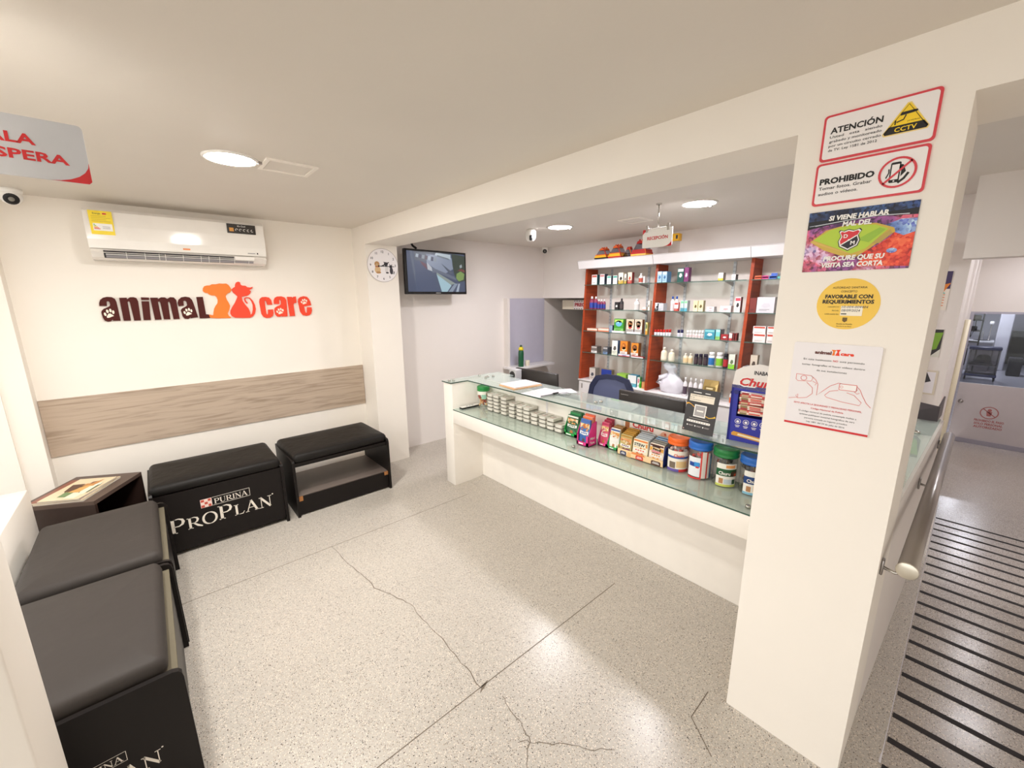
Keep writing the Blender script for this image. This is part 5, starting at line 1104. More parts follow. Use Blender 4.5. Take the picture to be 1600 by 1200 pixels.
q = MB(); q.tube([(2.27, 4.12, 2.27), (2.25, 4.16, 2.30), (2.24, 4.20, 2.36), (2.24, 4.24, 2.43)], .012, BLACK); q.build('cable', O, t)
q = MB(); q.box(2.42, 4.10, 1.95, 2.52, 4.28, 2.09, BLACK); q.build('wall_bracket', O, t)
# ------------------------------------------------------------------ reception counter
O = (2.25, 1.8, 0)
GZ, UZ = 0.752, 1.001                        # tops of the lower and upper glass
LZ, TZ, DZ0 = GZ + .0006, UZ + .0006, .7256   # where things stand on them and on the desk
t = counter = root('reception_counter', O, 'long cream reception counter with a glass display ledge between column and pillar', 'counter')
q = MB(); q.rbox(1.972, 3.06, 0, 2.62, 3.20, UZ - .010, LACQ, .003); q.build('end_panel', O, t)
q = MB(); q.box(2.302, .478, 0, 2.335, 3.06, UZ - .010, LACQ); q.build('front_panel', O, t)
q = MB(); q.rbox(1.972, .478, .622, 2.302, 3.06, GZ - .008, LACQ, .003); q.build('ledge', O, t)
q = MB(); q.box(1.974, .479, GZ - .008, 2.300, 3.058, GZ, GLASS); q.box(1.9725, .479, GZ - .0075, 1.974, 3.058, GZ - .0005, GEDGE); q.build('ledge_glass', O, t)
Lp = [(1.957, 3.205), (1.957, 3.055), (2.142, 3.055), (2.142, .479), (2.54, .479), (2.54, 2.95), (2.622, 2.95), (2.622, 3.205)]
q = MB(); q.prism([(x, y, UZ - .010) for x, y in Lp], (0, 0, .010), GLASS)
for i in (0, 1, 2):
    a, c = Vector((*Lp[i], UZ - .0095)), Vector((*Lp[i + 1], UZ - .0095))
    d = (c - a).normalized(); nrm = Vector((d.y, -d.x, 0)) * -.0012
    q.prism([a, c, c + nrm, a + nrm], (0, 0, .009), GEDGE)
q.build('top_glass', O, t)
for y in (2.178, 3.0, .52, 1.48):
    q = MB(); q.box(2.297, y, GZ, 2.302, y + .018, UZ - .010, LACQW); q.build('glass_support', O, t)
for x, y, z in ((2.333, 1.737, UZ), (2.375, 1.723, UZ), (1.99, 3.13, UZ), (2.03, 3.12, UZ), (2.33, 3.02, UZ), (2.37, 3.04, UZ), (2.42, 3.02, UZ), (2.36, 3.16, UZ), (2.47, .75, UZ), (2.042, 1.691, GZ), (2.04, .60, GZ)):
    q = MB(); q.lathe(x, y, [(.013, z), (.013, z + .010), (.010, z + .014), (.002, z + .015)], CHROME, 16); q.build('glass_stud', O, t)
# desk level behind, and the arm along the corridor
q = MB(); q.box(2.336, .60, .70, 2.98, 3.05, .725, LACQW); q.build('desk_top', O, t)
q = MB(); q.prism([(2.03, .094, -.15), (3.62, .050, -.15), (3.62, .15, -.15), (2.03, .19, -.15)], (0, 0, 1.135), WALL2); q.build('side_panel', O, t)
q = MB(); q.prism([(2.04, .104, .986), (3.60, .062, .986), (3.60, .46, .986), (2.04, .46, .986)], (0, 0, .010), GLASS); q.build('side_glass', O, t)
q = MB(); q.prism([(2.30, .17, .60), (3.60, .17, .60), (3.60, .45, .60), (2.30, .45, .60)], (0, 0, .02), LACQW); q.build('side_shelf', O, t)
for x, y in ((3.12, .137), (2.55, .15)):
    q = MB(); q.lathe(x, y, [(.016, .996), (.016, 1.008), (.003, 1.012)], CHROME, 16); q.build('glass_stud', O, t)
q = MB(); q.box(2.60, .18, .986, 2.63, .19, .99, CHROME); q.build('edge_trim', O, t)

# ------------------------------------------------------------------ goods on the display ledge
t = root('desk_sign', (2.13, 3.02, LZ), 'slim black name bar lying at the column end of the glass ledge', 'desk sign')
q = MB(); q.box(2.03, 2.992, LZ, 2.24, 3.036, LZ + .014, BLACK); q.build('bar', (2.13, 3.02, LZ), t)
q = MB(); q.box(2.031, 2.990, LZ + .014, 2.239, 3.036, LZ + .017, mat('e8e4de', .4)); f = Frame(q, (2.03, 2.990, LZ + .017), (1, 0, 0), (0, 1, 0))
for k in range(3): f.rect(.06 + .03 * k, .02, .082 + .03 * k, .032, INK)
q.build('face_plate', (2.13, 3.02, LZ), t)

def canister(x, y, r, h, lidc, label, inside, body_labels, kind='jar', z=LZ):
    O = (x, y, z)
    t = root('treat_jar', O, label, kind, 'plastic treat jars on the glass ledge')
    hb = h * .80
    q = MB(); q.lathe(x, y, [(r * .92, z), (r * .97, z + .006), (r * .97, z + hb * .93), (r * .88, z + hb)], CLEAR, 32); q.build('body', O, t)
    q = MB(); q.lathe(x, y, [(r * .89, z + hb - .006), (r * 1.03, z + hb - .003), (r * 1.05, z + hb + .004), (r * 1.01, z + hb + .008), (r * 1.01, z + hb + .014), (r * 1.04, z + hb + .018), (r * 1.04, z + h - .010), (r * 1.0, z + h - .003), (r * .90, z + h - .001), (r * .86, z + h - .004), (.002, z + h - .004)], mat(lidc, .35), 32); q.build('lid', O, t)
    q = MB(); random.seed(label)
    for k in range(46):
        a, rr, zz = random.uniform(0, 2 * PI), r * .70 * math.sqrt(random.random()), random.uniform(.012, hb * .86)
        c = random.choice(inside)
        q.X = Matrix.Translation((x + rr * math.cos(a), y + rr * math.sin(a), z + zz)) @ Matrix.Rotation(random.uniform(0, PI), 4, 'Z') @ Matrix.Rotation(random.uniform(-.5, .5), 4, 'X')
        q.rbox(-.011, -.007, -.010, .011, .007, .010, mat(c, .5), .003, 1)
    q.X = Matrix.Identity(4); tag(q.build('treat_filling', O, t), kind='stuff')
    q = MB()
    for a0, a1, z0, z1, c, lift in body_labels:      # printed wrap: angle range, height range
        n = max(3, int(abs(a1 - a0) / 9)); vs = []
        rr = r * .975 + lift
        for zz in (z0 * hb, z1 * hb):
            for k in range(n + 1):
                a = math.radians(a0 + (a1 - a0) * k / n); vs.append((x + rr * math.cos(a), y + rr * math.sin(a), z + zz))
        q.add(vs, [(k, k + 1, n + 2 + k, n + 1 + k) for k in range(n)], mat(c, .35), True)
    if body_labels: q.build('wrap_label', O, t)
    return t
def wrap_text(root_, x, y, r, z, h, a_mid, body, c, w):
    """lettering bent round a jar"""
    q = MB(); vs, fs = glyphs(body, .03, 0); x0 = min(p[0] for p in vs); x1 = max(p[0] for p in vs); k = w / (x1 - x0)
    out = []
    for px, py in vs:
        a = math.radians(a_mid) + ((px - x0) * k - w / 2) / r
        out.append((x + (r + .0016) * math.cos(a), y + (r + .0016) * math.sin(a), z + py * h / .727))
    q.add(out, fs, mat(c, .4)); q.build('lettering', root_.location, root_)
J = .985
canister(2.225, 2.925, .056, .205, '1f8a3f', 'clear jar of reddish treats with green lid, beside the black name bar', ['c98a5a', 'd8a070', 'a8503f', 'e0b888'], [(150, 260, .78, .98, 'f0ece0', .001), (215, 262, .55, .8, '9ac8b0', .002)])
j = canister(2.230, 1.055, .059, .200, 'f56a1e', 'treat jar with orange lid next to the pouch tray', ['f0e8e0', 'e8c8c0', 'd84a3a', 'f6f2ee'], [(140, 275, .10, .78, 'f6f0e2', .001), (140, 275, .50, .58, '3a5aa8', .0016), (200, 262, .16, .40, 'e8c890', .0016), (160, 195, .12, .36, '7a6a5a', .0018), (140, 215, .0, .10, '6a5aa8', .0012), (215, 330, .0, .10, 'd8383a', .0012), (275, 330, .1, .9, 'd8383a', .001)])
wrap_text(j, 2.230, 1.055, .0585, LZ + .090, .017, 212, 'Churu', 'e0563a', .056)
canister(2.224, .925, .0605, .212, '2a6cc4', 'treat jar with blue lid and striped wrap, between orange-lidded and green-lidded jars', ['f2ece2', 'd84a3a', 'e8e0d8'], [(140, 208, .08, .74, 'eef0f4', .001), (150, 206, .42, .56, '24489a', .0016), (178, 204, .44, .58, '3f9ae0', .0018), (186, 202, .38, .44, 'd83a3a', .0020), (208, 216, .04, .95, 'e04a44', .0012), (216, 238, .04, .95, 'f0e6de', .001), (238, 246, .04, .95, 'd84038', .0014), (246, 262, .04, .9, 'f2ece4', .001), (262, 320, .04, .8, '3a78b0', .001), (264, 312, .5, .72, '6aa8d0', .0016), (140, 215, .0, .05, 'd8383a', .0018)])
j = canister(2.230, .79, .0605, .205, '1d7a3a', 'treat jar with green lid and white wrap, beside the last blue-lidded jar', ['4a4440', '6a5a4a', '8a4a34'], [(160, 262, .08, .80, 'f2efe6', .001), (160, 262, .38, .62, '1f5a34', .0016), (230, 262, .38, .56, '4a3a2a', .0020), (246, 260, .40, .48, 'd8542a', .0024), (160, 262, .02, .10, 'cfd86a', .0014), (176, 196, .12, .30, 'b8845a', .0018), (238, 256, .12, .28, '3a5a44', .0018), (200, 236, .12, .28, 'c8d4dc', .0016), (205, 250, .66, .76, 'e8a060', .0016)])
wrap_text(j, 2.230, .79, .061, LZ + .070, .018, 200, 'Churu', 'f6f2ea', .056)
j = canister(2.232, .655, .0605, .202, '2a68bc', 'treat jar with blue lid partly behind the white pillar', ['4a4440', '8a6a4a', '7a3a2a'], [(160, 262, .08, .80, 'f2efe6', .001), (160, 262, .38, .62, '1f3f7a', .0016), (160, 262, .02, .10, '8ac0d8', .0014), (176, 196, .12, .30, 'b8845a', .0018), (205, 250, .14, .34, 'e8c8a0', .0016)])
wrap_text(j, 2.232, .655, .061, LZ + .070, .018, 202, 'Churu', 'f6f2ea', .056)

# flat silver trays in ten stacks
TIN = mat('dcd8ce', .35, .25); TIN2 = mat('8a867e', .4, .4)
q = MB(); q.rbox(-.052, -.035, .003, .052, .035, .028, TIN, .008, 2); q.rbox(-.0535, -.0365, .024, .0535, .0365, .030, TIN, .002, 1)
q.box(-.050, -.033, 0, .050, .033, .003, TIN2)
f = Frame(q, (0, 0, .0302), (0, -1, 0), (1, 0, 0)); f.rect(-.028, -.042, .028, .042, mat('d9d4ca', .35, .2)); f.disc(0, .0, .016, mat('b4a89c', .4, .2), .001, 14); f.rect(-.02, -.034, .02, -.026, mat('c98f84', .4), .001)
f = Frame(q, (-.0527, 0, .003), (0, -1, 0), (0, 0, 1)); f.rect(-.020, .006, .020, .016, mat('e2ded4', .4))
tin = q.build('food_tin', (0, 0, 0))
tag(tin, '', 'tin', 'flat silver food tins stacked on the glass ledge')
stacks = [(2.79, 5), (2.706, 5), (2.604, 5), (2.496, 4), (2.401, 4), (2.317, 4), (2.228, 3), (2.137, 3), (2.05, 3), (1.968, 2)]
LV = {2: ['bottom', 'top'], 3: ['bottom', 'middle', 'top'], 4: ['bottom', 'second lowest', 'second highest', 'top'], 5: ['bottom', 'second lowest', 'middle', 'second highest', 'top']}
random.seed(3)
first = True
for i, (y, n) in enumerate(stacks):
    for k in range(n):
        o = tin if first else tin.copy()
        if not first: COL.objects.link(o)
        first = False
        o.location = (2.240 + random.uniform(-.002, .002), y + random.uniform(-.002, .002), LZ + .0318 * k)
        o['label'] = 'flat silver food tin, %s of the %s stack counted from the green-lidded treat jar' % (LV[n][k], ORD[i])

# pouch display boxes
def pouch(q, x0, y0, y1, z0, z1, cols, lean=.02, th=.014):
    """soft pouch seen from -x; cols = body, picture, band"""
    q.prism([(x0, y1, z0), (x0, y0, z0), (x0 + lean * .6, y0, z0 + (z1 - z0) * .6), (x0 + lean, y0 - .003, z1), (x0 + lean, y1 + .003, z1), (x0 + lean * .6, y1, z0 + (z1 - z0) * .6)], (th, 0, 0), mat(cols[0], .3))
    f = Frame(q, (x0 - .0005, max(y0, y1), z0), (0, -1, 0), (lean, 0, z1 - z0))
    w, h = abs(y1 - y0), (z1 - z0)
    rnd = random.Random(cols[0] + cols[1])
    extra = cols[3] if len(cols) > 3 else 'f2d8b0'
    f.rect(w * .05, h * .90, w * .95, h * .98, mat(cols[2], .35), .0008)
    f.poly([(w * .04, h * .64), (w * .30, h * .74), (w * .70, h * .74), (w * .96, h * .64), (w * .96, h * .84), (w * .04, h * .84)], mat(cols[1], .35), .001)
    for k in range(16):
        a, b_ = w * rnd.uniform(.12, .88), h * rnd.uniform(.58, .84)
        r1, r2, t0 = w * rnd.uniform(.07, .12), h * rnd.uniform(.03, .05), rnd.uniform(0, 3)
        f.poly([(a + r1 * math.cos(t0 + 1.26 * q_), b_ + r2 * math.sin(t0 + 1.26 * q_)) for q_ in range(5)], mat(rnd.choice((extra, 'f0e2c4', 'd89a5c', 'e8b878', 'c8743a')), .35), .0012 + .0001 * k)
    f.poly([(w * .08, h * .42), (w * .5, h * .38), (w * .92, h * .42), (w * .92, h * .55), (w * .5, h * .51), (w * .08, h * .55)], WHITE, .003)
    for k in range(4): f.rect(w * (.20 + .16 * k), h * .435, w * (.31 + .16 * k), h * .495, mat(cols[4] if len(cols) > 4 else cols[0], .35), .0034)
    f.poly([(w * .22, h * .08), (w * .80, h * .08), (w * .84, h * .22), (w * .66, h * .36), (w * .56, h * .30), (w * .46, h * .30), (w * .34, h * .36), (w * .18, h * .22)], mat(cols[4] if len(cols) > 4 else extra, .35), .003)
    f.poly([(w * .34, h * .10), (w * .62, h * .10), (w * .60, h * .24), (w * .40, h * .26)], mat(rnd.choice(('f2e6d4', 'b07a48', '5a4a40')), .35), .0034)
def tray_box(x0, y0, y1, d, h, c, label, pouches, side_words=(), front_h=.3):
    """y0 > y1; display carton open at the front with pouches standing in it"""
    O = (x0 + d / 2, (y0 + y1) / 2, LZ)
    t = root('pouch_box', O, label, 'display box', 'pouch display boxes on the glass ledge')
    m = mat(c, .4)
    q = MB(); z = LZ
    q.box(x0, y1, z, x0 + d, y0, z + .004, m)
    for y in (y1, y0 - .003): q.prism([(x0, y, z), (x0 + d, y, z), (x0 + d, y, z + h), (x0 + d * .45, y, z + h * .95), (x0, y, z + h * front_h)], (0, .003, 0), m)
    q.box(x0 + d - .003, y1, z, x0 + d, y0, z + h, m)
    q.box(x0, y1, z, x0 + .003, y0, z + h * .16, m)
    q.box(x0, y1, z, x0 + .003, y1 + .2 * (y0 - y1), z + h * front_h, m); q.box(x0, y0 - .12 * (y0 - y1), z, x0 + .003, y0, z + h * front_h, m)
    f = Frame(q, (x0, y0, z), (0, -1, 0), (0, 0, 1)); f.rect(.02, h * .05, (y0 - y1) * .55, h * .11, WHITE)
    q.build('carton', O, t)
    if side_words:
        q = MB(); f = Frame(q, (x0, y1, z), (1, 0, 0), (0, 0, 1))
        for k, s in enumerate(side_words): f.text(s, d * .5, h * (.46 - .18 * k), h * .10, WHITE, w=d * .55, bold=.03)
        q.build('lettering', O, t)
    for k, (dx, top, cols) in enumerate(pouches):
        q = MB(); pouch(q, x0 + dx, y0 - .008, y1 + .008, z + .005, z + top, cols); q.build('pouch', O, t)
    return t
tray_box(2.20, 1.915, 1.795, .085, .135, '1fa548', 'green display box of pouches next to the silver tins', [(.012, .15, ('35684a', 'e8c8a0', 'f0ece0', 'd8935a', '4a7a5a')), (.036, .168, ('2f7a4a', 'f0e8d8', '3a9a5a')), (.058, .17, ('2f7a4a', 'f0e8d8', '3a9a5a'))])
tray_box(2.112, 1.722, 1.622, .088, .165, 'e0358a', 'large pink display box of pouches standing furthest forward on the glass ledge', [(.010, .180, ('4a78b8', 'ecd0a0', '4a6ab0', 'd8935a', '3a68b0')), (.032, .195, ('e89a8a', 'f0d8b0', 'e8783a', 'c9854f')), (.054, .207, ('e0705a', 'e8b878', 'e8683a'))], ('', 'Mini', 'Tuna'), .45)
tray_box(2.205, 1.612, 1.535, .085, .135, 'e84a92', 'small pink display box of pouches beside the large pink box', [(.010, .160, ('d8607a', 'ecd8a0', 'b83a5a', 'c9a04a', 'e04a70')), (.034, .172, ('c03a56', 'e8b090', 'a82a48')), (.056, .178, ('b83450', 'e8b090', 'a82a48'))])
tray_box(2.198, 1.530, 1.440, .088, .120, '2fae5a', 'green display box with a white cat food pouch beside the pouch tray', [(.006, .140, ('f0eee6', 'e8a85a', '3a5a9a', 'd8852a', 'f6f2ea')), (.034, .148, ('a8783a', 'c89a50', '8a5a28')), (.058, .15, ('a8783a', 'c89a50', '8a5a28'))])
# three-part tray
O = (2.225, 1.27, LZ)
t = root('pouch_tray', O, 'cream three-part tray of upright food pouches beside the orange-lidded jar', 'display tray')
PT = mat('f0cfa0', .45)
q = MB(); q.box(2.166, 1.112, LZ, 2.292, 1.428, LZ + .003, PT); q.box(2.166, 1.112, LZ, 2.169, 1.428, LZ + .042, PT); q.box(2.289, 1.112, LZ, 2.292, 1.428, LZ + .12, mat('1f3470', .4))
q.box(2.166, 1.425, LZ, 2.292, 1.428, LZ + .06, PT); q.prism([(2.17, 1.112, LZ), (2.292, 1.112, LZ), (2.292, 1.112, LZ + .13), (2.19, 1.112, LZ + .12), (2.17, 1.112, LZ + .042)], (0, .003, 0), mat('1f2f78', .4))
f = Frame(q, (2.166, 1.428, LZ), (0, -1, 0), (0, 0, 1))
for a, c, w_ in ((.022, '2a3460', .045), (.135, 'd8382c', .052), (.240, '4a2018', .062)):
    f.poly([(a, .004), (a + w_, .004), (a + w_, .024), (a + w_ - .006, .030), (a + .006, .030), (a, .024)], mat(c, .4)); f.rect(a + .008, .012, a + w_ - .008, .016, WHITE, .001); f.rect(a + .012, .020, a + w_ - .012, .023, WHITE, .001)
f.poly([(.10, .03), (.2, .03), (.19, .042), (.11, .042)], mat('e88a4a', .4)); f.poly([(.07, .0), (.1, .0), (.1, .03), (.08, .036)], mat('e8b87a', .4))
q.build('tray', O, t)
sets = [(1.420, 1.335, [('c8b478', 'e8a070', 'b98a3a', 'f0c890', '6a3a5a')] + [('b98830', 'd8a850', 'a87828')] * 4, .132),
        (1.325, 1.222, [('f4ecd2', 'e8a04a', 'e8853a', 'f6d8a0', 'e0603a')] + [('b8bcc0', 'd8dce0', '9aa0a6')] * 4, .128),
        (1.212, 1.118, [('f2e2d0', 'e8a83a', '5a2a20', 'f4e4c0', 'e89a30')] + [('8f8c84', 'b8b4a8', '6a6860')] * 2 + [('9ab8cc', 'b8d0dc', '3a5a8a')] * 2, .128)]
for y0, y1, cs, top in sets:
    for k, c in enumerate(cs):
        q = MB(); pouch(q, 2.174 + k * .020, y0, y1, LZ + .004, LZ + top + .006 * k, c, .012, .012)
        if k == 0:
            f = Frame(q, (2.1735, y0, LZ + .004), (0, -1, 0), (.012, 0, top))
            if y0 == 1.325: f.rect(.006, .078, .089, .108, mat('f6efd8', .35), .0036); f.text('STEW', .047, .084, .018, INK, w=.074, bold=.04, l=.004)
            if y0 == 1.212: f.rect(.02, .106, .07, .120, mat('3a1c1a', .4), .004); f.text('Food', .05, .088, .014, INK, w=.050, bold=.04, l=.0042); f.rect(.018, .076, .075, .084, mat('e88a9a', .4), .004); f.rect(.022, .068, .072, .073, mat('8a3a3a', .4), .004)
            if y0 == 1.420: f.poly([(.03, .01), (.08, .014), (.076, .045), (.036, .040)], mat('7a3060', .4), .004); f.rect(.04, .02, .07, .028, WHITE, .0044)
        q.build('pouch', O, t)
O = (2.297, 1.30, LZ)
q = MB(); q.box(2.2935, 1.135, LZ, 2.299, 1.46, LZ + .205, mat('f2e2da', .4))
f = Frame(q, (2.2935, 1.46, LZ), (0, -1, 0), (0, 0, 1)); f.text('Churu', .13, .160, .036, RED, w=.150, bold=.04, l=.001); f.rect(.06, .145, .20, .152, mat('8a8480', .5))
f.poly([(0, .12), (.03, .11), (.035, .2), (0, .2)], mat('a8643a', .5)); f.disc(.275, .155, .020, mat('e8a88a', .5), .0008, 14); f.disc(.285, .162, .008, mat('c8543a', .5), .0012, 12); f.poly([(.2, .1), (.325, .1), (.325, .2), (.28, .185), (.22, .13)], mat('f0c8b4', .5), .0004)
q.build('shelf_banner', O, label='printed cardboard banner with red lettering leaning behind the food pouches', cat='banner')

# ------------------------------------------------------------------ things on the upper glass
def sheet(x, y, z, rot, w, h, th, m, label, name='paper_sheet', lines=0, group=None, cat='paper'):
    q = MB(); q.X = Matrix.Translation((x, y, z)) @ Matrix.Rotation(math.radians(rot), 4, 'Z'); q.box(-w / 2, -h / 2, 0, w / 2, h / 2, th, m)
    f = Frame(q, (-w / 2, -h / 2, th), (1, 0, 0), (0, 1, 0))
    for k in range(lines): f.rect(w * .1, h * (.9 - .8 * k / max(1, lines)), w * (.88 if k % 3 else .6), h * (.9 - .8 * k / max(1, lines)) - .004, mat('b8b4bc', .6), .0003)
    return q.build(name, (x, y, z), label=label, cat=cat, group=group)
PAPER = mat('f0ecee', .6)
sheet(2.345, 2.55, TZ, -6, .30, .225, .006, mat('d8a878', .6), 'tan paper folder under the papers by the first monitor', 'paper_folder', cat='folder')
sheet(2.355, 2.56, TZ + .0066, -4, .28, .215, .008, PAPER, 'thick white pad lying on the tan folder', 'paper_pad', 9)
sheet(2.285, 2.225, TZ, 2, .29, .205, .002, PAPER, 'white printed sheet under the pen on the counter glass', lines=11)
sheet(2.43, 2.14, TZ + .0026, -28, .20, .145, .0015, mat('e8e4e8', .6), 'small white slip sticking out beside the printed sheet', 'paper_slip', 3)
O = (2.25, 2.118, TZ + .0026)
t = root('pen', O, 'grey pen with black end lying on the white printed sheet', 'pen')
q = MB(); q.tube([(2.165, 2.124, TZ + .0072), (2.29, 2.116, TZ + .0072)], .0042, mat('8a8a90', .3)); q.build('barrel', O, t)
q = MB(); q.tube([(2.29, 2.116, TZ + .0095), (2.345, 2.112, TZ + .0095)], .0065, BLACK); q.build('grip', O, t)
q = MB(); pts = [(2.345 + .05 * math.cos(a) + .02, 2.06 + .045 * math.sin(a), TZ + .0052) for a in [k * .28 for k in range(23)]]
q.tube(pts, .0016, BLACK, 6); q.tube([pts[2], (2.45, 2.11, TZ + .002), (2.50, 2.18, TZ + .003), (2.538, 2.25, TZ + .002)], .0016, BLACK, 6)
q.build('cord_loop', (2.36, 2.06, TZ), label='thin black looped cord on the counter glass beside the pen', cat='cord')

# payment board
O = (2.235, .95, TZ)
t = root('payment_stand', O, 'black tilted payment board on the counter glass beside the tall blue treat display', 'stand')
q = MB(); q.X = Matrix.Translation((2.21, .95, TZ + .0015)) @ Matrix.Rotation(math.radians(-3), 4, 'Z') @ Matrix.Rotation(math.radians(11), 4, 'Y')
X_ = q.X.copy()
q.box(0, -.0875, 0, .004, .0875, .245, mat('2b2524', .3)); q.build('board', O, t)
q = MB(); q.X = X_ @ Matrix.Translation((0, 0, 0)); f = Frame(q, (0, .0875, 0), (0, -1, 0), (0, 0, 1))
f.rect(.030, .222, .075, .226, WHITE); f.rect(.096, .222, .125, .226, WHITE)
f.rect(.014, .172, .152, .212, mat('f2e8d6', .5)); f.text('TAMBIÉN RECIBIMOS TU PAGO', .083, .202, .0058, INK, w=.126, l=.001); f.text('EN:  QR', .018, .190, .0058, INK, w=.022, align='l', l=.001); f.text('DE CUALQUIER BANCO', .018, .178, .0058, INK, w=.06, align='l', l=.001)
f.line([(0, .152), (.014, .158), (.030, .152), (.052, .138)], [.010, .006, .003, .003], mat('f0b030', .4)); f.line([(.118, .100), (.140, .094), (.160, .100), (.172, .106)], [.003, .004, .005, .010], mat('f0c030', .4))
f.rect(.050, .088, .118, .156, WHITE, .001); f.rect(.056, .094, .112, .150, mat('a8a4a4', .5), .0016); f.rect(.066, .118, .104, .126, WHITE, .002)
f.rect(.030, .076, .140, .078, mat('b8b0a8', .5)); f.rrect(.018, .054, .152, .066, .005, WHITE)
for k in range(9): f.disc(.028 + .0143 * k, .060, .0042, mat('c8c0b8', .5), .001, 10)
for k in range(3): f.disc(.026 + .045 * k, .036, .004, WHITE, .0006, 10); f.rect(.034 + .045 * k, .033, .058 + .045 * k, .035, mat('a8a0a0', .5)); f.rect(.034 + .045 * k, .037, .062 + .045 * k, .039, mat('a8a0a0', .5))
f.disc(.008, .010, .003, mat('d8b0a0', .4), .001, 10); q.build('print', O, t)
q = MB(); q.X = X_; q.X = Matrix.Identity(4); q.prism([(2.235, .91, TZ), (2.30, .91, TZ), (2.252, .91, TZ + .17)], (0, .07, 0), mat('2b2524', .4)); q.build('foot', O, t)

# blue treat display
O = (2.27, .715, TZ)
t = root('treat_display', O, 'tall blue and white treat stick display on the counter glass against the pillar', 'display')
BLU = mat('2a2f9e', .35)
q = MB(); q.X = Matrix.Translation((2.232, .80, TZ)) @ Matrix.Rotation(math.radians(7), 4, 'Z')
X_ = q.X.copy()
W2 = .205
q.box(0, -W2, 0, .11, 0, .035, BLU); q.box(0, -.012, 0, .11, 0, .30, BLU); q.box(0, -W2, 0, .11, -W2 + .012, .30, BLU); q.box(.10, -W2, 0, .11, 0, .345, BLU); q.box(0, -W2, .035, .006, 0, .135, BLU); q.box(0, -W2, .27, .006, 0, .30, BLU)
q.box(0, -.034, .135, .006, 0, .27, BLU); q.box(0, -W2, .135, .006, -W2 + .03, .27, BLU)
q.build('case', O, t)
q = MB(); q.X = X_; q.prism([(0, 0, .285), (0, -W2, .275), (0, -W2, .405), (0, -W2 * .55, .415), (0, -W2 * .2, .395), (0, -.01, .375)], (.006, 0, 0), mat('ece8e4', .4)); q.X = X_
f = Frame(q, (0, 0, 0), (0, -1, 0), (0, 0, 1)); f.text('INABA', .125, .362, .019, mat('22222a', .4), w=.060, bold=.03, l=.001)
f.text('Churu', .118, .300, .044, WHITE, w=.176, bold=.10, shear=.25, l=.0012); f.text('Churu', .118, .302, .040, RED, w=.166, bold=.03, shear=.25, l=.0026); q.build('header_card', O, t)
q = MB(); q.X = X_; f = Frame(q, (0, 0, 0), (0, -1, 0), (0, 0, 1)); f.disc(.024, .262, .012, mat('1c1f70', .4), .001)
for k in range(4):
    a = .045 + .038 * k; f.ring(a, .108, .014, .002, WHITE, .001, 22); f.disc(a, .107, .007, WHITE, .001, 12); f.rect(a - .011, .084, a + .011, .087, WHITE, .001); f.rect(a - .008, .077, a + .008, .080, WHITE, .001)
q.build('icon_print', O, t)
q = MB(); q.X = X_; f = Frame(q, (0, 0, 0), (0, -1, 0), (0, 0, 1)); f.poly([(.022, .030), (.180, .014), (.186, .022), (.182, .036), (.03, .052), (.020, .042)], mat('d89a3a', .4), .001); f.poly([(.05, .033), (.16, .022), (.16, .032), (.052, .043)], mat('f2e2c0', .4), .0014); q.build('print', O, t)
for k in range(9):
    q = MB(); q.X = X_; z = .145 + .0135 * k
    q.X = X_ @ Matrix.Translation((.004 + .003 * (k % 3), 0, z)) @ Matrix.Rotation(math.radians((-1.5, 1, 0, 2, -1)[k % 5]), 4, 'X')
    q.rbox(0, -W2 + .034, 0, .05, -.038, .013, mat(('f0d8c4', 'd8605a', 'f2e6dc')[k % 3], .35), .003, 1)
    f = Frame(q, (0, -.04, 0), (0, -1, 0), (0, 0, 1)); f.rect(.008, .002, .04, .011, mat(('8a7a4a', 'c8b08a', 'a83a34')[k % 3], .4), .0008); f.rect(.05, .004, .10, .010, mat(('d84a44', 'f6e8dc', 'd85a50')[k % 3], .4), .0008)
    q.build('treat_stick', O, t)

# ------------------------------------------------------------------ monitors, speaker, chair
def monitor(x, y, z0, w, h, rot, label, word, tilt=6):
    O = (x, y, DZ0)
    t = root('monitor', O, label, 'monitor', 'black computer monitors behind the counter')
    XM = Matrix.Translation((x, y, z0)) @ Matrix.Rotation(math.radians(rot), 4, 'Z') @ Matrix.Rotation(math.radians(tilt), 4, 'Y')
    MC = mat('2b2522', .5)
    q = MB(); q.X = XM; q.rbox(-.012, -w / 2, 0, .022, w / 2, h, MC, .006, 1); q.build('back_cover', O, t)
    q = MB(); q.X = XM; q.box(.022, -w / 2 + .008, .012, .0225, w / 2 - .008, h - .008, mat('16181c', .1)); q.build('screen', O, t)
    q = MB(); q.X = XM; f = Frame(q, (-.012, w / 2, 0), (0, -1, 0), (0, 0, 1)); f.text(word, .055, h - .034, .012, mat('a8a4a0', .3), w=.062, l=.001); q.build('lettering', O, t)
    q = MB(); q.box(x - .05, y - .02, .735, x - .02, y + .02, z0 + h * .5, MC); q.build('neck', O, t)
    q = MB(); q.rbox(x - .10, y - .11, DZ0, x + .08, y + .11, .738, MC, .004, 1); q.build('foot', O, t)
monitor(2.775, 2.785, .80, .545, .25, 3, 'black monitor nearer the television wall, its back to the room', 'Lenovo', -3)
monitor(2.69, 1.51, .805, .525, .24, 0, 'black monitor in front of the shelves beside the office chair, its back to the room', 'Lenovo', -3)
O = (2.69, 2.995, .7256)
t = root('speaker', O, 'small grey speaker with round black cone beside the first monitor', 'speaker')
q = MB(); q.rbox(2.645, 2.945, DZ0, 2.725, 3.046, 1.048, mat('b8b6b8', .4), .006); q.build('cabinet', O, t)
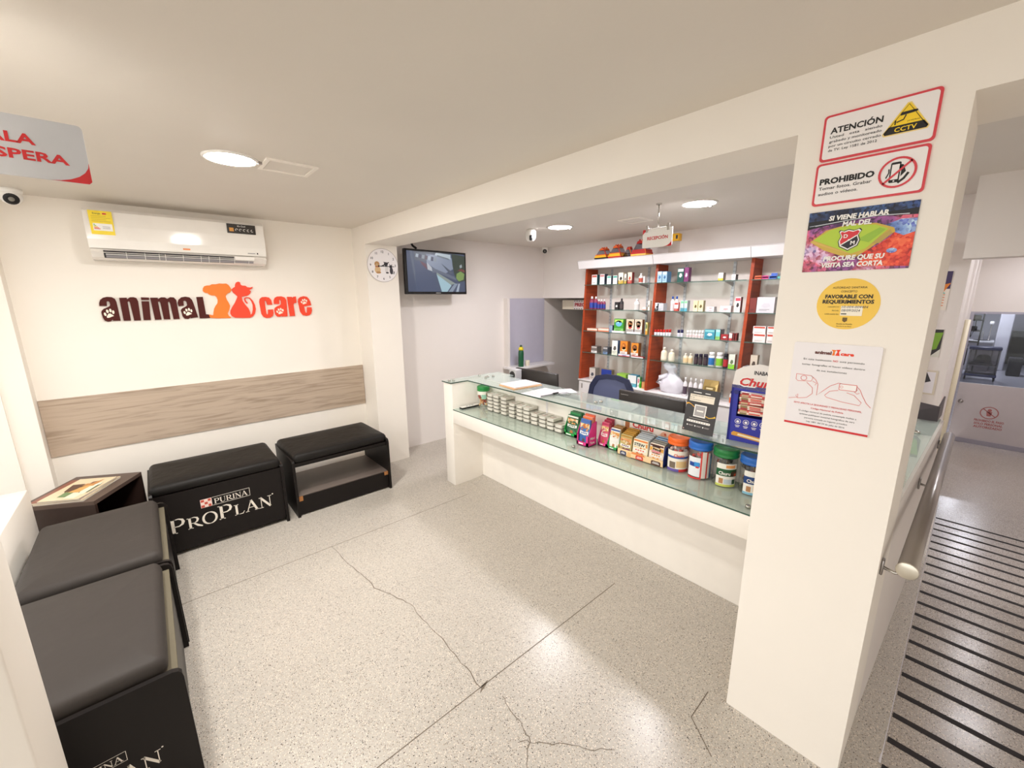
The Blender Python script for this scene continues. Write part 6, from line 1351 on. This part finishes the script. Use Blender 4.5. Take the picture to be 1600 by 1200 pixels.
q = MB(); q.X = Matrix.Translation((2.644, 2.995, .995)) @ Matrix.Rotation(-PI / 2, 4, 'Y'); q.lathe(0, 0, [(.036, 0), (.036, .004), (.030, .006), (.012, .001), (.010, .006), (.001, .008)], BLACK, 22); q.build('cone', O, t)
O = (2.66, 2.40, .725)
q = MB(); q.rbox(2.60, 2.30, DZ0, 2.74, 2.43, .78, BLACK, .01); q.rbox(2.62, 2.35, .78, 2.70, 2.42, .90, BLACK, .02); q.tube([(2.62, 2.43, .90), (2.66, 2.36, .93), (2.70, 2.33, .91)], .018, BLACK)
q.build('desk_telephone', O, label='black desk telephone beside the end of the first monitor', cat='telephone')

O = (3.28, 2.25, 0)
t = root('office_chair', O, 'blue mesh backed office chair between desk and shelves', 'chair')
NAVY = mat('1c2346', .5); MESHC = mat('5c6488', .6)
XM = Matrix.Translation((3.20, 2.24, .56)) @ Matrix.Rotation(math.radians(8), 4, 'Z') @ Matrix.Rotation(math.radians(6), 4, 'Y')
out = [(-.235, .0), (-.245, .18), (-.225, .34), (-.17, .435), (-.06, .462), (.06, .462), (.17, .435), (.225, .34), (.245, .18), (.235, .0), (.12, -.02), (-.12, -.02)]
inn = [(a * .80, .21 + (c - .21) * .82) for a, c in out]
q = MB(); q.X = XM; n = len(out)
vs = [(0, a, c) for a, c in out] + [(0, a, c) for a, c in inn] + [(.03, a, c) for a, c in out] + [(.03, a, c) for a, c in inn]
fs = []
for i in range(n):
    j = (i + 1) % n
    fs += [(i, j, n + j, n + i), (2 * n + i, 3 * n + i, 3 * n + j, 2 * n + j), (i, 2 * n + i, 2 * n + j, j), (n + i, n + j, 3 * n + j, 3 * n + i)]
q.add(vs, fs, NAVY); q.build('back_frame', O, t)
q = MB(); q.X = XM; q.prism([(.010, a, c) for a, c in inn], (.006, 0, 0), MESHC); q.build('back_mesh', O, t)
q = MB(); q.pad(3.22, 2.02, .45, 3.70, 2.50, .53, NAVY, .06); q.build('seat', O, t)
q = MB(); q.tube([(3.235, 2.25, .60), (3.22, 2.25, .50), (3.26, 2.25, .44), (3.44, 2.25, .44)], .022, BLACK); q.build('back_bracket', O, t)
q = MB(); q.tube([(3.46, 2.25, .45), (3.46, 2.25, .10)], .025, BLACK); q.build('gas_column', O, t)
for k in range(5):
    a = 2 * PI * k / 5
    q = MB(); q.tube([(3.46, 2.25, .10), (3.46 + .28 * math.cos(a), 2.25 + .28 * math.sin(a), .065)], .018, BLACK); lg = q.build('leg', O, t)
    q = MB(); q.X = Matrix.Translation((3.46 + .28 * math.cos(a), 2.25 + .28 * math.sin(a), .03)) @ Matrix.Rotation(a, 4, 'Z') @ Matrix.Rotation(PI / 2, 4, 'X'); q.lathe(0, 0, [(.03, -.02), (.03, .02)], BLACK, 14); q.build('caster', O, lg)

# ------------------------------------------------------------------ niche hutch by the doorway
O = (4.0, 4.28, .80)
t = root('wall_hutch', O, 'white wall hutch with lilac back board and small shelf below the tiny dome camera', 'hutch')
q = MB(); q.box(3.66, 4.262, .81, 4.395, 4.28, 1.735, mat('c4c2d2', .5)); q.build('back_board', O, t)
q = MB(); q.box(3.625, 4.19, .78, 3.66, 4.28, 1.735, WALL2); q.build('side_board', O, t)
q = MB(); q.rbox(3.60, 4.04, .78, 4.398, 4.262, .812, LACQW, .004); q.build('shelf', O, t)
O = (3.78, 4.10, .812)
t = root('bottle', O, 'tall green bottle with yellow neck on the hutch shelf', 'bottle')
q = MB(); q.lathe(3.78, 4.10, [(.036, .812), (.038, .82), (.038, 1.0), (.034, 1.03), (.02, 1.045)], mat('1f5a3a', .2), 22); q.build('body', O, t)
q = MB(); q.lathe(3.78, 4.10, [(.030, 1.038), (.036, 1.055), (.028, 1.075), (.018, 1.085)], mat('e8d42a', .4), 18); q.build('collar', O, t)
q = MB(); q.lathe(3.78, 4.10, [(.014, 1.08), (.016, 1.10), (.012, 1.11), (.002, 1.112)], mat('2a4a2a', .3), 14); q.build('cap', O, t)
q = MB(); q.lathe(3.90, 4.10, [(.028, .812), (.032, .818), (.034, .88), (.032, .885), (.028, .88), (.026, .822), (.002, .82)], mat('efe6cf', .4), 20); q.build('cup', (3.90, 4.10, .812), label='cream cup beside the green bottle on the hutch shelf', cat='cup')
# header box in the passage
O = (4.72, 3.85, 1.56)
t = root('passage_sign', O, 'cream box sign with red price lettering in the low doorway behind the shelves', 'sign')
q = MB(); q.box(4.60, 3.40, 1.575, 4.75, 4.09, 1.705, mat('e6dcc6', .5)); q.build('box', O, t)
q = MB(); f = Frame(q, (4.60, 4.09, 1.575), (0, -1, 0), (0, 0, 1)); f.rect(.215, .002, .60, .128, mat('efe6e2', .5))
f.text('PRECIOS', .235, .046, .045, mat('c02a3a', .5), w=.30, align='l', bold=.05, l=.001)
for k in range(9):
    for b_ in (.006, .112): f.rect(.222 + .042 * k, b_, .246 + .042 * k, b_ + .010, INK, .001)
q.build('lettering', O, t)

# ------------------------------------------------------------------ shelving
YS = (3.335, 2.385, 1.445, .50)
O = (4.25, 1.9, 0)
t = shelf_unit = root('display_shelving', O, 'tall pharmacy shelving with slanted red brown dividers and white cornice', 'shelving')
for y in YS:
    q = MB(); q.prism([(4.092, y, .715), (4.398, y, .715), (4.398, y, 2.12), (4.178, y, 2.12)], (0, -.028, 0), REDWOOD); q.build('divider', O, t)
q = MB(); q.box(4.386, .50, .715, 4.40, 3.335, 2.12, mat('e4dad2', .5)); q.build('back_board', O, t)
q = MB()
q.prism([(4.04, 3.36, 2.17), (4.07, 3.36, 2.085), (4.40, 3.36, 2.085), (4.40, 3.36, 2.182), (4.06, 3.36, 2.182)], (0, -2.9, 0), LACQW); q.build('cornice', O, t)
for y in (2.36, 1.42):
    q = MB(); q.prism([(4.038, y, 2.171), (4.0685, y, 2.084), (4.075, y, 2.084), (4.045, y, 2.173)], (0, -.004, 0), mat('8a8684', .5)); q.build('cornice_joint', O, t)
for y0, y1 in ((3.307, 2.385), (2.357, 1.445), (1.417, .50)):
    for z in (1.895, 1.60, 1.335, 1.065):
        q = MB(); q.box(4.115, y1 + .004, z - .008, 4.38, y0 - .004, z, SHELFG); q.box(4.1135, y1 + .004, z - .0075, 4.115, y0 - .004, z - .0005, GEDGE); q.build('glass_shelf', O, t)
SLOT = mat('7a8088', .5)
for y in (3.09, 2.585, 2.145, 1.66, 1.20, .70):
    q = MB(); q.box(4.374, y - .013, .72, 4.386, y + .013, 2.08, mat('c8ccd0', .3, .3)); f = Frame(q, (4.374, y + .013, .72), (0, -1, 0), (0, 0, 1))
    for k in range(34):
        for a in (.006, .017): f.rect(a, .02 + k * .04, a + .004, .034 + k * .04, SLOT)
    q.build('slotted_upright', O, t)
    for z in (1.895, 1.60, 1.335, 1.065):
        q = MB(); q.prism([(4.16, y - .003, z - .009), (4.374, y - .003, z - .009), (4.374, y - .003, z - .055), (4.30, y - .003, z - .034)], (0, .006, 0), mat('a8a6a4', .3, .4)); q.build('shelf_bracket', O, t)
O = (4.25, 1.9, 0)
t = root('base_cabinet', O, 'long white base cabinet under the red brown shelving', 'cabinet')
q = MB(); q.box(4.11, .50, .06, 4.398, 3.335, .695, LACQW); q.build('body', O, t)
q = MB(); q.rbox(4.085, .50, .695, 4.398, 3.34, .714, LACQW, .003, 1); q.build('top_board', O, t)
q = MB(); q.box(4.15, .50, 0, 4.39, 3.33, .06, mat('8a8684', .5)); q.build('plinth', O, t)
for k in range(6):
    y1 = 3.33 - k * .472
    q = MB(); q.box(4.094, y1 - .466, .075, 4.11, y1 - .004, .688, LACQW); d = q.build('door', O, t)
    q = MB(); q.box(4.084, y1 - .06, .60, 4.094, y1 - .048, .66, STEEL); q.build('handle', O, d)

def shade(h, k):
    return ''.join('%02x' % max(0, min(255, int(int(h[i:i + 2], 16) * k))) for i in (0, 2, 4))
MED = {'carton': 'medicine cartons on the shelves', 'bottle': 'bottles on the shelves', 'jar': 'jars on the shelves', 'vial': 'vials on the shelves'}
SHZ = {'1': 0, '2': 0, '3': 0}
for bay, kind, yc, w, z, h, dep, c1, c2, c3, label, cat in ITEMS:
    fwd = label.startswith('flat white') or 'in front of' in label
    xf = 4.117 if fwd else 4.15
    if fwd: dep = .030
    w = max(w - .004, .012)
    for yd in YS:                                # keep clear of the dividers
        if yc - w / 2 < yd + .003 and yc + w / 2 > yd - .031:
            yc = yd + .004 + w / 2 if yc > yd - .014 else yd - .032 - w / 2
    z = (.714 if z < .8 else z) + .0006
    name = {'carton': 'carton', 'packet': 'packet', 'strip': 'price_strip', 'tray': 'tray_box', 'box': 'tube_box', 'pad': 'paper_pad', 'bottle': 'bottle', 'vial': 'vial', 'jar': 'jar'}[cat]
    O = (xf + dep / 2, yc, z)
    if kind == 'box':
        q = MB(); front = mat(c1, .4); side = mat(c2, .4)
        y0, y1 = yc + w / 2, yc - w / 2
        q.box(xf + .001, y1, z, xf + dep, y0, z + h, side)
        f = Frame(q, (xf + .001, y0, z), (0, -1, 0), (0, 0, 1)); f.rect(0, 0, w, h, front, .0008)
        for s in [k for k in c3.split(',') if k]:
            k, c = s.split(':'); m = mat(c, .4)
            if k == 't': f.rect(w * .06, h * .74, w * .94, h * .94, m, .0014) if h > .05 else f.rect(0, h * .66, w, h, m, .0014)
            if k == 'm': f.poly([(w * .25, h * .40), (w * .5, h * .30), (w * .78, h * .42), (w * .70, h * .60), (w * .4, h * .62)], m, .0014)
            if k == 'b': f.rect(0, 0, w, h * .30, m, .0014)
            if k == 'p': f.disc(w * .5, h * .66, w * .34, m, .0014, 16, ry=h * .22); f.disc(w * .42, h * .72, w * .10, mat(shade(c, 1.5), .4), .002, 10, ry=h * .06)
        if h > .05 and w > .03: f.rect(w * .15, h * .20, w * .75, h * .235, mat(shade(c1, .72), .5), .002); f.rect(w * .15, h * .13, w * .6, h * .16, mat(shade(c1, .76), .5), .002)
        q.build(name, O, label=label, cat=cat, group=MED.get(cat))
    else:
        r = w / 2; xc = xf + r
        O = (xc, yc, z)
        t = root(name, O, label, cat, MED.get(cat))
        body, cap = mat(c1, .35), mat(c2, .35)
        if kind == 'jar':
            q = MB(); q.lathe(xc, yc, [(r * .94, z), (r, z + h * .03), (r, z + h * .70), (r * .86, z + h * .76)], body, 20); q.build('body', O, t)
            q = MB(); q.lathe(xc, yc, [(r * .88, z + h * .74), (r * .9, z + h * .97), (r * .8, z + h), (.001, z + h)], cap, 20); q.build('lid', O, t)
            z0, z1 = .08, .60
        elif cat == 'vial':
            q = MB(); q.lathe(xc, yc, [(r * .94, z), (r, z + h * .04), (r, z + h * .52), (r * .7, z + h * .58)], body, 14); q.build('body', O, t)
            q = MB(); q.lathe(xc, yc, [(r * .98, z + h * .55), (r * .98, z + h * .97), (r * .9, z + h), (.001, z + h)], cap, 14); q.build('cap', O, t)
            z0, z1 = .08, .40
        else:
            q = MB(); q.lathe(xc, yc, [(r * .92, z), (r, z + h * .03), (r, z + h * .62), (r * .82, z + h * .72), (r * .42, z + h * .80), (r * .40, z + h * .84)], body, 20); q.build('body', O, t)
            q = MB(); q.lathe(xc, yc, [(r * .48, z + h * .82), (r * .46, z + h * .96), (r * .40, z + h), (.001, z + h)], cap, 16); q.build('cap', O, t)
            z0, z1 = .10, .52
        q = MB(); n = 14; vs = []
        for zz in (z0, z1):
            for k in range(n + 1):
                a = math.radians(110 + 190 * k / n); vs.append((xc + r * 1.015 * math.cos(a), yc + r * 1.015 * math.sin(a), z + h * zz))
        q.add(vs, [(k, k + 1, n + 2 + k, n + 1 + k) for k in range(n)], mat(c3, .4), True); q.build('wrap_label', O, t)

# white plastic bag
q = MB(); random.seed(11); N1 = 26; vs = []; cx, cy = 4.235, 2.135
prof = [(.0, .10), (.03, .118), (.08, .118), (.13, .10), (.17, .07), (.20, .042), (.225, .034), (.26, .06), (.30, .055), (.335, .03)]
for zz, r in prof:
    for k in range(N1):
        a = 2 * PI * k / N1; rr = r * (1 + .12 * math.sin(5 * a + zz * 30) * (zz > .02) + random.uniform(-.05, .05))
        lean = .06 * max(0, zz - .18) / .15
        vs.append((cx + rr * .78 * math.cos(a), cy + rr * 1.15 * math.sin(a) + lean, .7147 + zz))
fs = [(i * N1 + k, i * N1 + (k + 1) % N1, (i + 1) * N1 + (k + 1) % N1, (i + 1) * N1 + k) for i in range(len(prof) - 1) for k in range(N1)] + [tuple(reversed(range(N1))), tuple((len(prof) - 1) * N1 + k for k in range(N1))]
O = (cx, cy, .7147)
t = root('plastic_bag', O, 'knotted white plastic bag on the cabinet below the cream bottles', 'bag')
PB = mat('e6e4ec', .35)
q.add(vs, fs, PB, True); q.build('sack', O, t)
q = MB(); q.tube([(cx - .02, cy + .05, .90), (cx - .05, cy + .12, .87), (cx - .05, cy + .14, .82), (cx - .03, cy + .10, .80)], .026, PB, 12); q.build('handle_loop', O, t)
# gold pouch
O = (4.2, 1.70, .7147)
t = root('gold_pouch', O, 'shiny gold pouch on the cabinet beside the four white bottles', 'pouch')
q = MB(); GP = mat('a8905a', .3, .6); vs = []
for zz, d in ((0, .045), (.03, .05), (.10, .038), (.18, .012), (.202, .004)):
    vs += [(4.2 - d, 1.70 + .072, .7147 + zz), (4.2 - d * 1.15, 1.70, .7147 + zz), (4.2 - d, 1.70 - .072, .7147 + zz), (4.2 + d, 1.70 - .072, .7147 + zz), (4.2 + d, 1.70 + .072, .7147 + zz)]
q.add(vs, [(i * 5 + k, (i + 1) * 5 + k, (i + 1) * 5 + (k + 1) % 5, i * 5 + (k + 1) % 5) for i in range(4) for k in range(5)] + [(0, 1, 2, 3, 4), (24, 23, 22, 21, 20)], GP); q.build('bag', O, t)
q = MB(); f = Frame(q, (4.138, 1.772, .73), (0, -1, 0), (.03, 0, .165)); f.rrect(.02, .02, .125, .13, .01, mat('8a7440', .35, .4)); f.rect(.04, .10, .105, .115, mat('e8d8a8', .4), .001); f.disc(.072, .065, .024, mat('c8b070', .4), .001); f.disc(.066, .04, .010, mat('3a2f20', .4), .0014, 12); q.build('print', O, t)

# ------------------------------------------------------------------ muzzle-shaped carriers on top of the cornice
OR, YO, RD, GRY = mat('e0652a', .4), mat('f0b52a', .4), mat('b8261f', .4), sheet_glass('smoky_plastic', (.62, .62, .68, 1))
def carrier(y, z, w, h, x, top, base, foot, label, belt=None):
    O = (x, y, z)
    t = root('toy_carrier', O, label, 'carrier', 'coloured carriers on top of the shelving')
    d = w * .42
    def frus(q, z0, z1, k0, k1, m):
        vs = [(x + sx * d * k, y + sy * w / 2 * k, zz) for zz, k in ((z0, k0), (z1, k1)) for sx, sy in ((-1, -1), (1, -1), (1, 1), (-1, 1))]
        q.add(vs, [(3, 2, 1, 0), (4, 5, 6, 7), (0, 1, 5, 4), (1, 2, 6, 5), (2, 3, 7, 6), (3, 0, 4, 7)], m)
    q = MB(); frus(q, z, z + h * .10, 1.0, 1.0, foot); q.build('foot', O, t)
    q = MB(); frus(q, z + h * .10, z + h * .32, 1.02, .86, base); q.build('base', O, t)
    if belt:
        q = MB(); frus(q, z + h * .30, z + h * .36, .92, .88, belt); q.build('belt', O, t)
    q = MB(); frus(q, z + h * .32, z + h * .72, .82, .52, GRY); q.build('window', O, t)
    q = MB(); frus(q, z + h * .72, z + h * .88, .54, .44, top); q.build('top', O, t)
    for s in (-1, 0, 1):
        q = MB(); q.lathe(x, y + s * w * .18, [(.010, z + h * .87), (.012, z + h * .92), (.006, z + h)], top, 10); q.build('knob', O, t)
    q = MB(); q.tube([(x - d, y - w * .22, z + h * .88), (x - d * 1.05, y - w * .42, z + h * .45), (x - d * 1.05, y - w * .52, z + h * .12)], .006, RD if top is OR else OR, 6); q.build('strap', O, t)
carrier(3.035, 2.1835, .175, .135, 4.13, OR, YO, BLACK, 'orange and yellow carrier with grey window, closest to the doorway on the cornice', OR)
carrier(2.845, 2.1835, .170, .150, 4.13, OR, YO, RD, 'orange carrier with yellow belt and red foot, second from the doorway on the cornice', OR)
carrier(2.695, 2.1835, .10, .110, 4.13, RD, GRY, GRY, 'small clear carrier with a red top, third from the doorway on the cornice')
carrier(2.538, 2.1835, .18, .175, 4.13, RD, RD, YO, 'large red carrier with yellow foot beside the hanging sign on the cornice', RD)
O = (4.15, 2.17, 2.1835)
t = root('toy_lantern', O, 'yellow topped pale box half hidden behind the hanging reception sign on the cornice', 'toy')
q = MB(); q.box(4.12, 2.14, 2.1835, 4.18, 2.23, 2.30, sheet_glass('pale_plastic', (.92, .9, .88, 1))); q.build('body', O, t)
q = MB(); q.rbox(4.115, 2.125, 2.301, 4.185, 2.24, 2.372, YO, .004, 1); q.build('top', O, t)
q = MB(); q.box(4.114, 2.135, 2.318, 4.115, 2.155, 2.355, BLACK); q.build('mark', O, t)

# ------------------------------------------------------------------ pictures at the pillar end of the shelf wall
def wall_print(y0, z0, w, h, label, draw, frame=None):
    O = (4.40, y0 - w / 2, z0)
    t = root('wall_poster', O, label, 'poster')
    q = MB(); q.box(4.394, y0 - w, z0, 4.40, y0, z0 + h, frame or WHITE); q.build('board', O, t)
    q = MB(); draw(Frame(q, (4.394, y0, z0), (0, -1, 0), (0, 0, 1)), w, h); q.build('picture', O, t)
def d1(f, w, h):
    f.rect(0, h * .55, w, h, mat('3a2a5a', .4)); f.rect(0, 0, w, h * .55, mat('efe6da', .4)); f.poly([(w * .2, h * .35), (w * .8, h * .4), (w, h * .7), (w * .6, h * .62), (w * .3, h * .55)], mat('e8862a', .4), .001); f.poly([(w * .5, h * .45), (w * .9, h * .42), (w * .8, h * .52)], mat('5ac0b0', .4), .0014)
    for k in range(5): f.line([(w * .1, h * (.08 + .07 * k)), (w * .9, h * (.12 + .07 * k))], .008, mat('e8a07a', .4), .001)
wall_print(.36, 1.64, .185, .277, 'purple and orange poster on the shelf wall just beyond the pillar, highest of three', d1)
def d2(f, w, h):
    f.rect(0, 0, w, h, mat('2a2628', .4)); f.poly([(w * .45, h * .1), (w * .9, h * .3), (w, h * .9), (w * .5, h * .85), (w * .62, h * .5)], mat('7aa82a', .4), .001); f.poly([(w * .75, 0), (w, 0), (w, h * .3)], mat('d8d8cc', .4), .0012)
wall_print(.36, 1.293, .20, .205, 'black and green poster on the shelf wall, middle one of three beyond the pillar', d2)
def d3(f, w, h):
    f.rect(.012, .012, w - .012, h - .012, mat('ebe8ec', .4)); f.poly([(w * .50, h * .66), (w * .72, h * .92), (w * .86, h * .56), (w * .68, h * .46)], mat('3a383c', .4), .001); f.disc(w * .56, h * .58, .028, mat('4a484c', .4), .001, 14); f.disc(w * .52, h * .40, .022, mat('a8a4a8', .4), .001, 12); f.rect(w * .55, h * .28, w * .62, h * .31, INK, .001)
wall_print(.36, 1.004, .218, .186, 'white framed drawing of a dog head, lowest of three pictures beyond the pillar', d3, mat('d9cfbc', .4))
O = (3.56, .15, .996)
t = root('paper_tray', O, 'dark open tray standing on the side counter glass under the dog drawing', 'tray')
DT = mat('3c3438', .4)
q = MB(); q.prism([(3.50, .30, .997), (3.50, .075, .997), (3.50, .075, 1.09), (3.56, .30, 1.11)], (.008, 0, 0), DT); q.build('front_board', O, t)
q = MB(); q.prism([(3.508, .075, .997), (3.72, .066, .997), (3.72, .066, 1.12), (3.51, .075, 1.09)], (0, .008, 0), DT); q.build('side_board', O, t)
q = MB(); q.box(3.508, .085, .997, 3.59, .30, 1.003, DT); q.build('bottom', O, t)
q = MB(); q.box(3.515, .088, 1.003, 3.585, .29, 1.06, PAPER); q.build('paper_block', O, t)

# ------------------------------------------------------------------ handrail, strips, pipe and door along the ramp
O = (2.7, .022, .85)
t = root('handrail', O, 'brushed steel handrail tube along the counter side of the ramp', 'handrail')
q = MB(); q.tube([(1.715, .031, .882), (3.67, .014, .882)], .0255, STEEL, 20); q.build('rail', O, t)
q = MB(); q.X = Matrix.Translation((1.715, .031, .882)) @ Matrix.Rotation(-PI / 2, 4, 'Y'); q.lathe(0, 0, [(.0255, -.002), (.028, 0), (.028, .003), (.026, .0045), (.001, .005)], mat('dcd6c8', .3, .8), 28); q.build('end_cap', O, t)
for x, y in ((1.735, .094), (2.69, .0755), (3.515, .053)):
    q = MB(); q.rbox(x - .012, y - .008, .83, x + .012, y - .001, .885, STEEL, .002, 1); q.tube([(x, y - .006, .856), (x, y - .035, .850), (x, .026, .862)], .0055, CHROME, 8); q.build('rail_bracket', O, t)
proto = None
for k in range(21):
    x = 1.845 + .163 * k - .163 * 0
    if proto is None:
        q = MB(); q.X = Matrix.Rotation(math.atan(SL), 4, 'Y'); q.box(-.016, -1.42, 0, .016, -.012, .0012, mat('1d1618', .7)); o = proto = q.build('safety_strip', (0, 0, 0)); tag(o, '', 'strip', 'black safety strips on the ramp')
    else:
        o = proto.copy(); COL.objects.link(o)
    o.location = (x, 0, ramp_z(x) + .0004)
    o['label'] = 'black non-slip strip across the terrazzo ramp, ' + (ORD[k] if k < 20 else 'last') + ' from the pillar'
q = MB(); q.tube([(6.55, .082, ramp_z(6.55)), (6.55, .082, 1.49)], .026, mat('ebe2c8', .4), 16)
q.build('wall_pipe', (6.55, .082, ramp_z(6.55)), label='cream vertical pipe on the corridor wall in front of the glazed door', cat='pipe')

DZ = ramp_z(9.36) 
O = (9.36, -.45, DZ)
t = tag(root('door_1', O, None, None), kind='structure')
LEAF = mat('c9c2c4', .4); ALU = mat('a9a6b4', .3, .5)
q = MB(); q.box(9.36, .06, DZ, 9.42, .10, 1.50, ALU); q.box(9.36, -1.05, DZ, 9.42, -1.01, 1.50, ALU); q.box(9.36, -1.01, 1.47, 9.42, .06, 1.50, ALU); q.build('door_frame', O, t)
q = MB(); q.box(9.37, -1.005, DZ + .012, 9.405, .055, .416, LEAF); q.build('door_panel', O, t)
q = MB(); q.box(9.385, -1.005, .416, 9.391, .055, 1.468, PANE); q.build('door_glass', O, t)
q = MB(); q.box(9.355, -1.005, DZ + .002, 9.37, .055, DZ + .07, ALU); q.build('kick_plate', O, t)
q = MB(); q.X = Matrix.Translation((9.37, .0, .13)) @ Matrix.Rotation(-PI / 2, 4, 'Y'); q.lathe(0, 0, [(.022, 0), (.022, .006), (.010, .008), (.010, .04), (.026, .05), (.030, .065), (.022, .078), (.001, .08)], STEEL, 18); q.build('door_knob', O, t)
q = MB(); DR = mat('b06a68', .5); f = Frame(q, (9.37, .0, 0), (0, -1, 0), (0, 0, 1)); cy = .0
f.ring(.315, -.01, .095, .012, DR, .001, 36); f.line([(.25, .045), (.38, -.065)], .012, DR, .001); f.disc(.315, .03, .022, DR, .001, 14); f.poly([(.285, .008), (.345, .008), (.335, -.06), (.295, -.06)], DR, .001)
f.text('PROHIBIDO EL PASO', .33, -.155, .034, DR, w=.30, bold=.04); f.text('SOLO PERSONAL', .33, -.205, .034, DR, w=.29, bold=.04); f.text('AUTORIZADO', .33, -.255, .034, DR, w=.29, bold=.04)
q.build('door_lettering', O, t)

q = MB(); q.tube([(1.86, -.0045, ramp_z(1.86) + .001), (5.6, -.0045, ramp_z(5.6) + .001)], .0035, mat('d8d4da', .12), 8)
struct('trim_1', q)
# things seen through the door glass
FZ = -.545
O = (17.0, -.23, FZ)
t = root('trolley', O, 'grey two-tier trolley with dark blue trays behind the door glass', 'trolley')
NB = mat('2a2f5a', .4); TG = mat('6f6b6e', .35, .3)
z0, z1 = FZ + .10, .36
for sx in (16.82, 17.2):
    for sy in (-.50, .03):
        q = MB(); q.tube([(sx, sy, z0), (sx, sy, z1)], .018, TG, 8); q.build('post', O, t)
        q = MB(); q.X = Matrix.Translation((sx, sy, FZ + .051)) @ Matrix.Rotation(PI / 2, 4, 'X'); q.lathe(0, 0, [(.05, -.016), (.05, .016)], BLACK, 14); q.build('caster', O, t)
for zz in (z1 - .07, z0):
    q = MB(); q.rbox(16.79, -.53, zz, 17.23, .06, zz + .07, NB, .01, 1); q.build('tray', O, t)
q = MB(); q.box(16.8, -.51, -.15, 17.22, .05, -.13, TG); q.build('shelf', O, t)
SP = sheet_glass('smoked_panel', (.50, .47, .48, 1))
q = MB(); q.box(16.805, -.50, z0 + .07, 16.811, .03, z1 - .07, SP); q.build('front_sheet', O, t)
for sy in (-.517, .045):
    q = MB(); q.box(16.82, sy - .002, z0 + .07, 17.2, sy + .002, z1 - .07, SP); q.build('side_sheet', O, t)
q = MB(); q.rbox(16.88, -.42, -.129, 17.12, -.02, -.07, mat('d8d4d4', .5), .012); q.build('linen_towel', (17.0, -.22, -.129), label='folded white towel on the middle shelf of the trolley', cat='towel')
q = MB(); q.lathe(17.0, -.24, [(.14, -.069), (.15, -.03), (.12, .09), (.07, .14), (.01, .15)], mat('b8b4b4', .4), 20); q.build('steel_bowl', (17.0, -.24, -.069), label='upturned grey bowl on the towel of the trolley', cat='bowl')
O = (19.2, -.2, FZ)
t = root('wash_basin', O, 'pale wash basin with dark bowl behind the trolley', 'basin')
q = MB(); q.rbox(18.8, -.40, .32, 19.45, .30, .38, mat('c8c8cc', .3), .01); q.build('counter_slab', O, t)
q = MB(); q.lathe(19.05, -.14, [(.17, .38), (.18, .395), (.15, .392), (.02, .384)], mat('3a3a40', .3), 24); q.build('bowl', O, t)
q = MB(); q.box(18.85, -.38, FZ, 19.4, .28, .32, mat('a8a6ac', .4)); q.build('cabinet', O, t)
q = MB(); q.tube([(19.3, -.14, .38), (19.3, -.14, .60), (19.18, -.14, .62)], .016, CHROME); q.build('faucet', O, t)
O = (19.35, -.28, .381)
t = root('soap_stand', O, 'white topped chrome stand at the wash basin', 'stand')
q = MB(); q.lathe(19.35, -.28, [(.04, .381), (.04, .39), (.012, .40), (.012, .85)], STEEL, 14); q.build('stem', O, t)
q = MB(); q.lathe(19.35, -.28, [(.03, .85), (.05, .88), (.05, .93), (.03, .95), (.002, .955)], WHITE, 16); q.build('top', O, t)
O = (17.9, .05, FZ)
t = root('equipment_rack', O, 'cluttered black rack with hoses behind the trolley', 'rack')
for zz in (1.25, 1.02, .72, .40):
    q = MB(); q.box(17.7, -.10, zz, 18.1, .30, zz + .025, BLACK if zz > 1 else mat('5a564e', .5)); q.build('shelf', O, t)
for sx in (17.72, 18.08):
    for sy in (-.08, .28):
        q = MB(); q.tube([(sx, sy, FZ), (sx, sy, 1.42)], .016, BLACK, 8); q.build('post', O, t)
q = MB(); q.tube([(17.69, .05, 1.02), (17.67, .04, .8), (17.68, .10, .55), (17.69, .14, .98)], .012, BLACK); q.build('hose', O, t)
q = MB(); q.rbox(17.76, .02, 1.276, 17.95, .20, 1.38, mat('c8b890', .5), .01); q.build('carton', (17.85, .11, 1.276), label='small tan carton on top of the black rack', cat='carton')
q = MB(); q.rbox(17.75, -.04, 1.046, 18.0, .20, 1.17, mat('8a8676', .5), .03); q.build('equipment_case', (17.87, .08, 1.046), label='rounded grey case on the second rack shelf', cat='case')
q = MB(); q.rbox(17.75, .0, .746, 18.0, .2, .86, mat('33313a', .5), .03); q.build('equipment_case', (17.87, .1, .746), label='rounded black case on the third rack shelf', cat='case')
O = (17.2, .19, FZ)
t = root('suction_machine', O, 'dark machine on a grey base squeezed between trolley and wall', 'machine')
q = MB(); q.rbox(17.0, .09, -.20, 17.4, .30, .28, mat('26252c', .5), .03); q.build('housing', O, t)
q = MB(); q.box(17.05, .10, FZ, 17.35, .28, -.20, mat('b0aeb2', .5)); q.build('base', O, t)
q = MB(); q.rbox(17.05, .10, .281, 17.3, .26, .42, mat('4a463c', .6), .04); q.build('cloth_bag', (17.17, .18, .281), label='crumpled dark bag on top of the machine', cat='bag')
q = MB(); q.box(21.5, -1.6, FZ, 21.98, -.80, .55, mat('17151b', .4)); q.build('storage_cabinet', (21.75, -1.2, FZ), label='black cabinet at the far wall of the back room', cat='cabinet')
q = MB(); q.rbox(18.3, -1.0, FZ, 18.7, -.74, -.02, mat('1f1c25', .5), .02); q.build('waste_bin', (18.5, -.87, FZ), label='black bin on the floor beside the back room column', cat='bin')
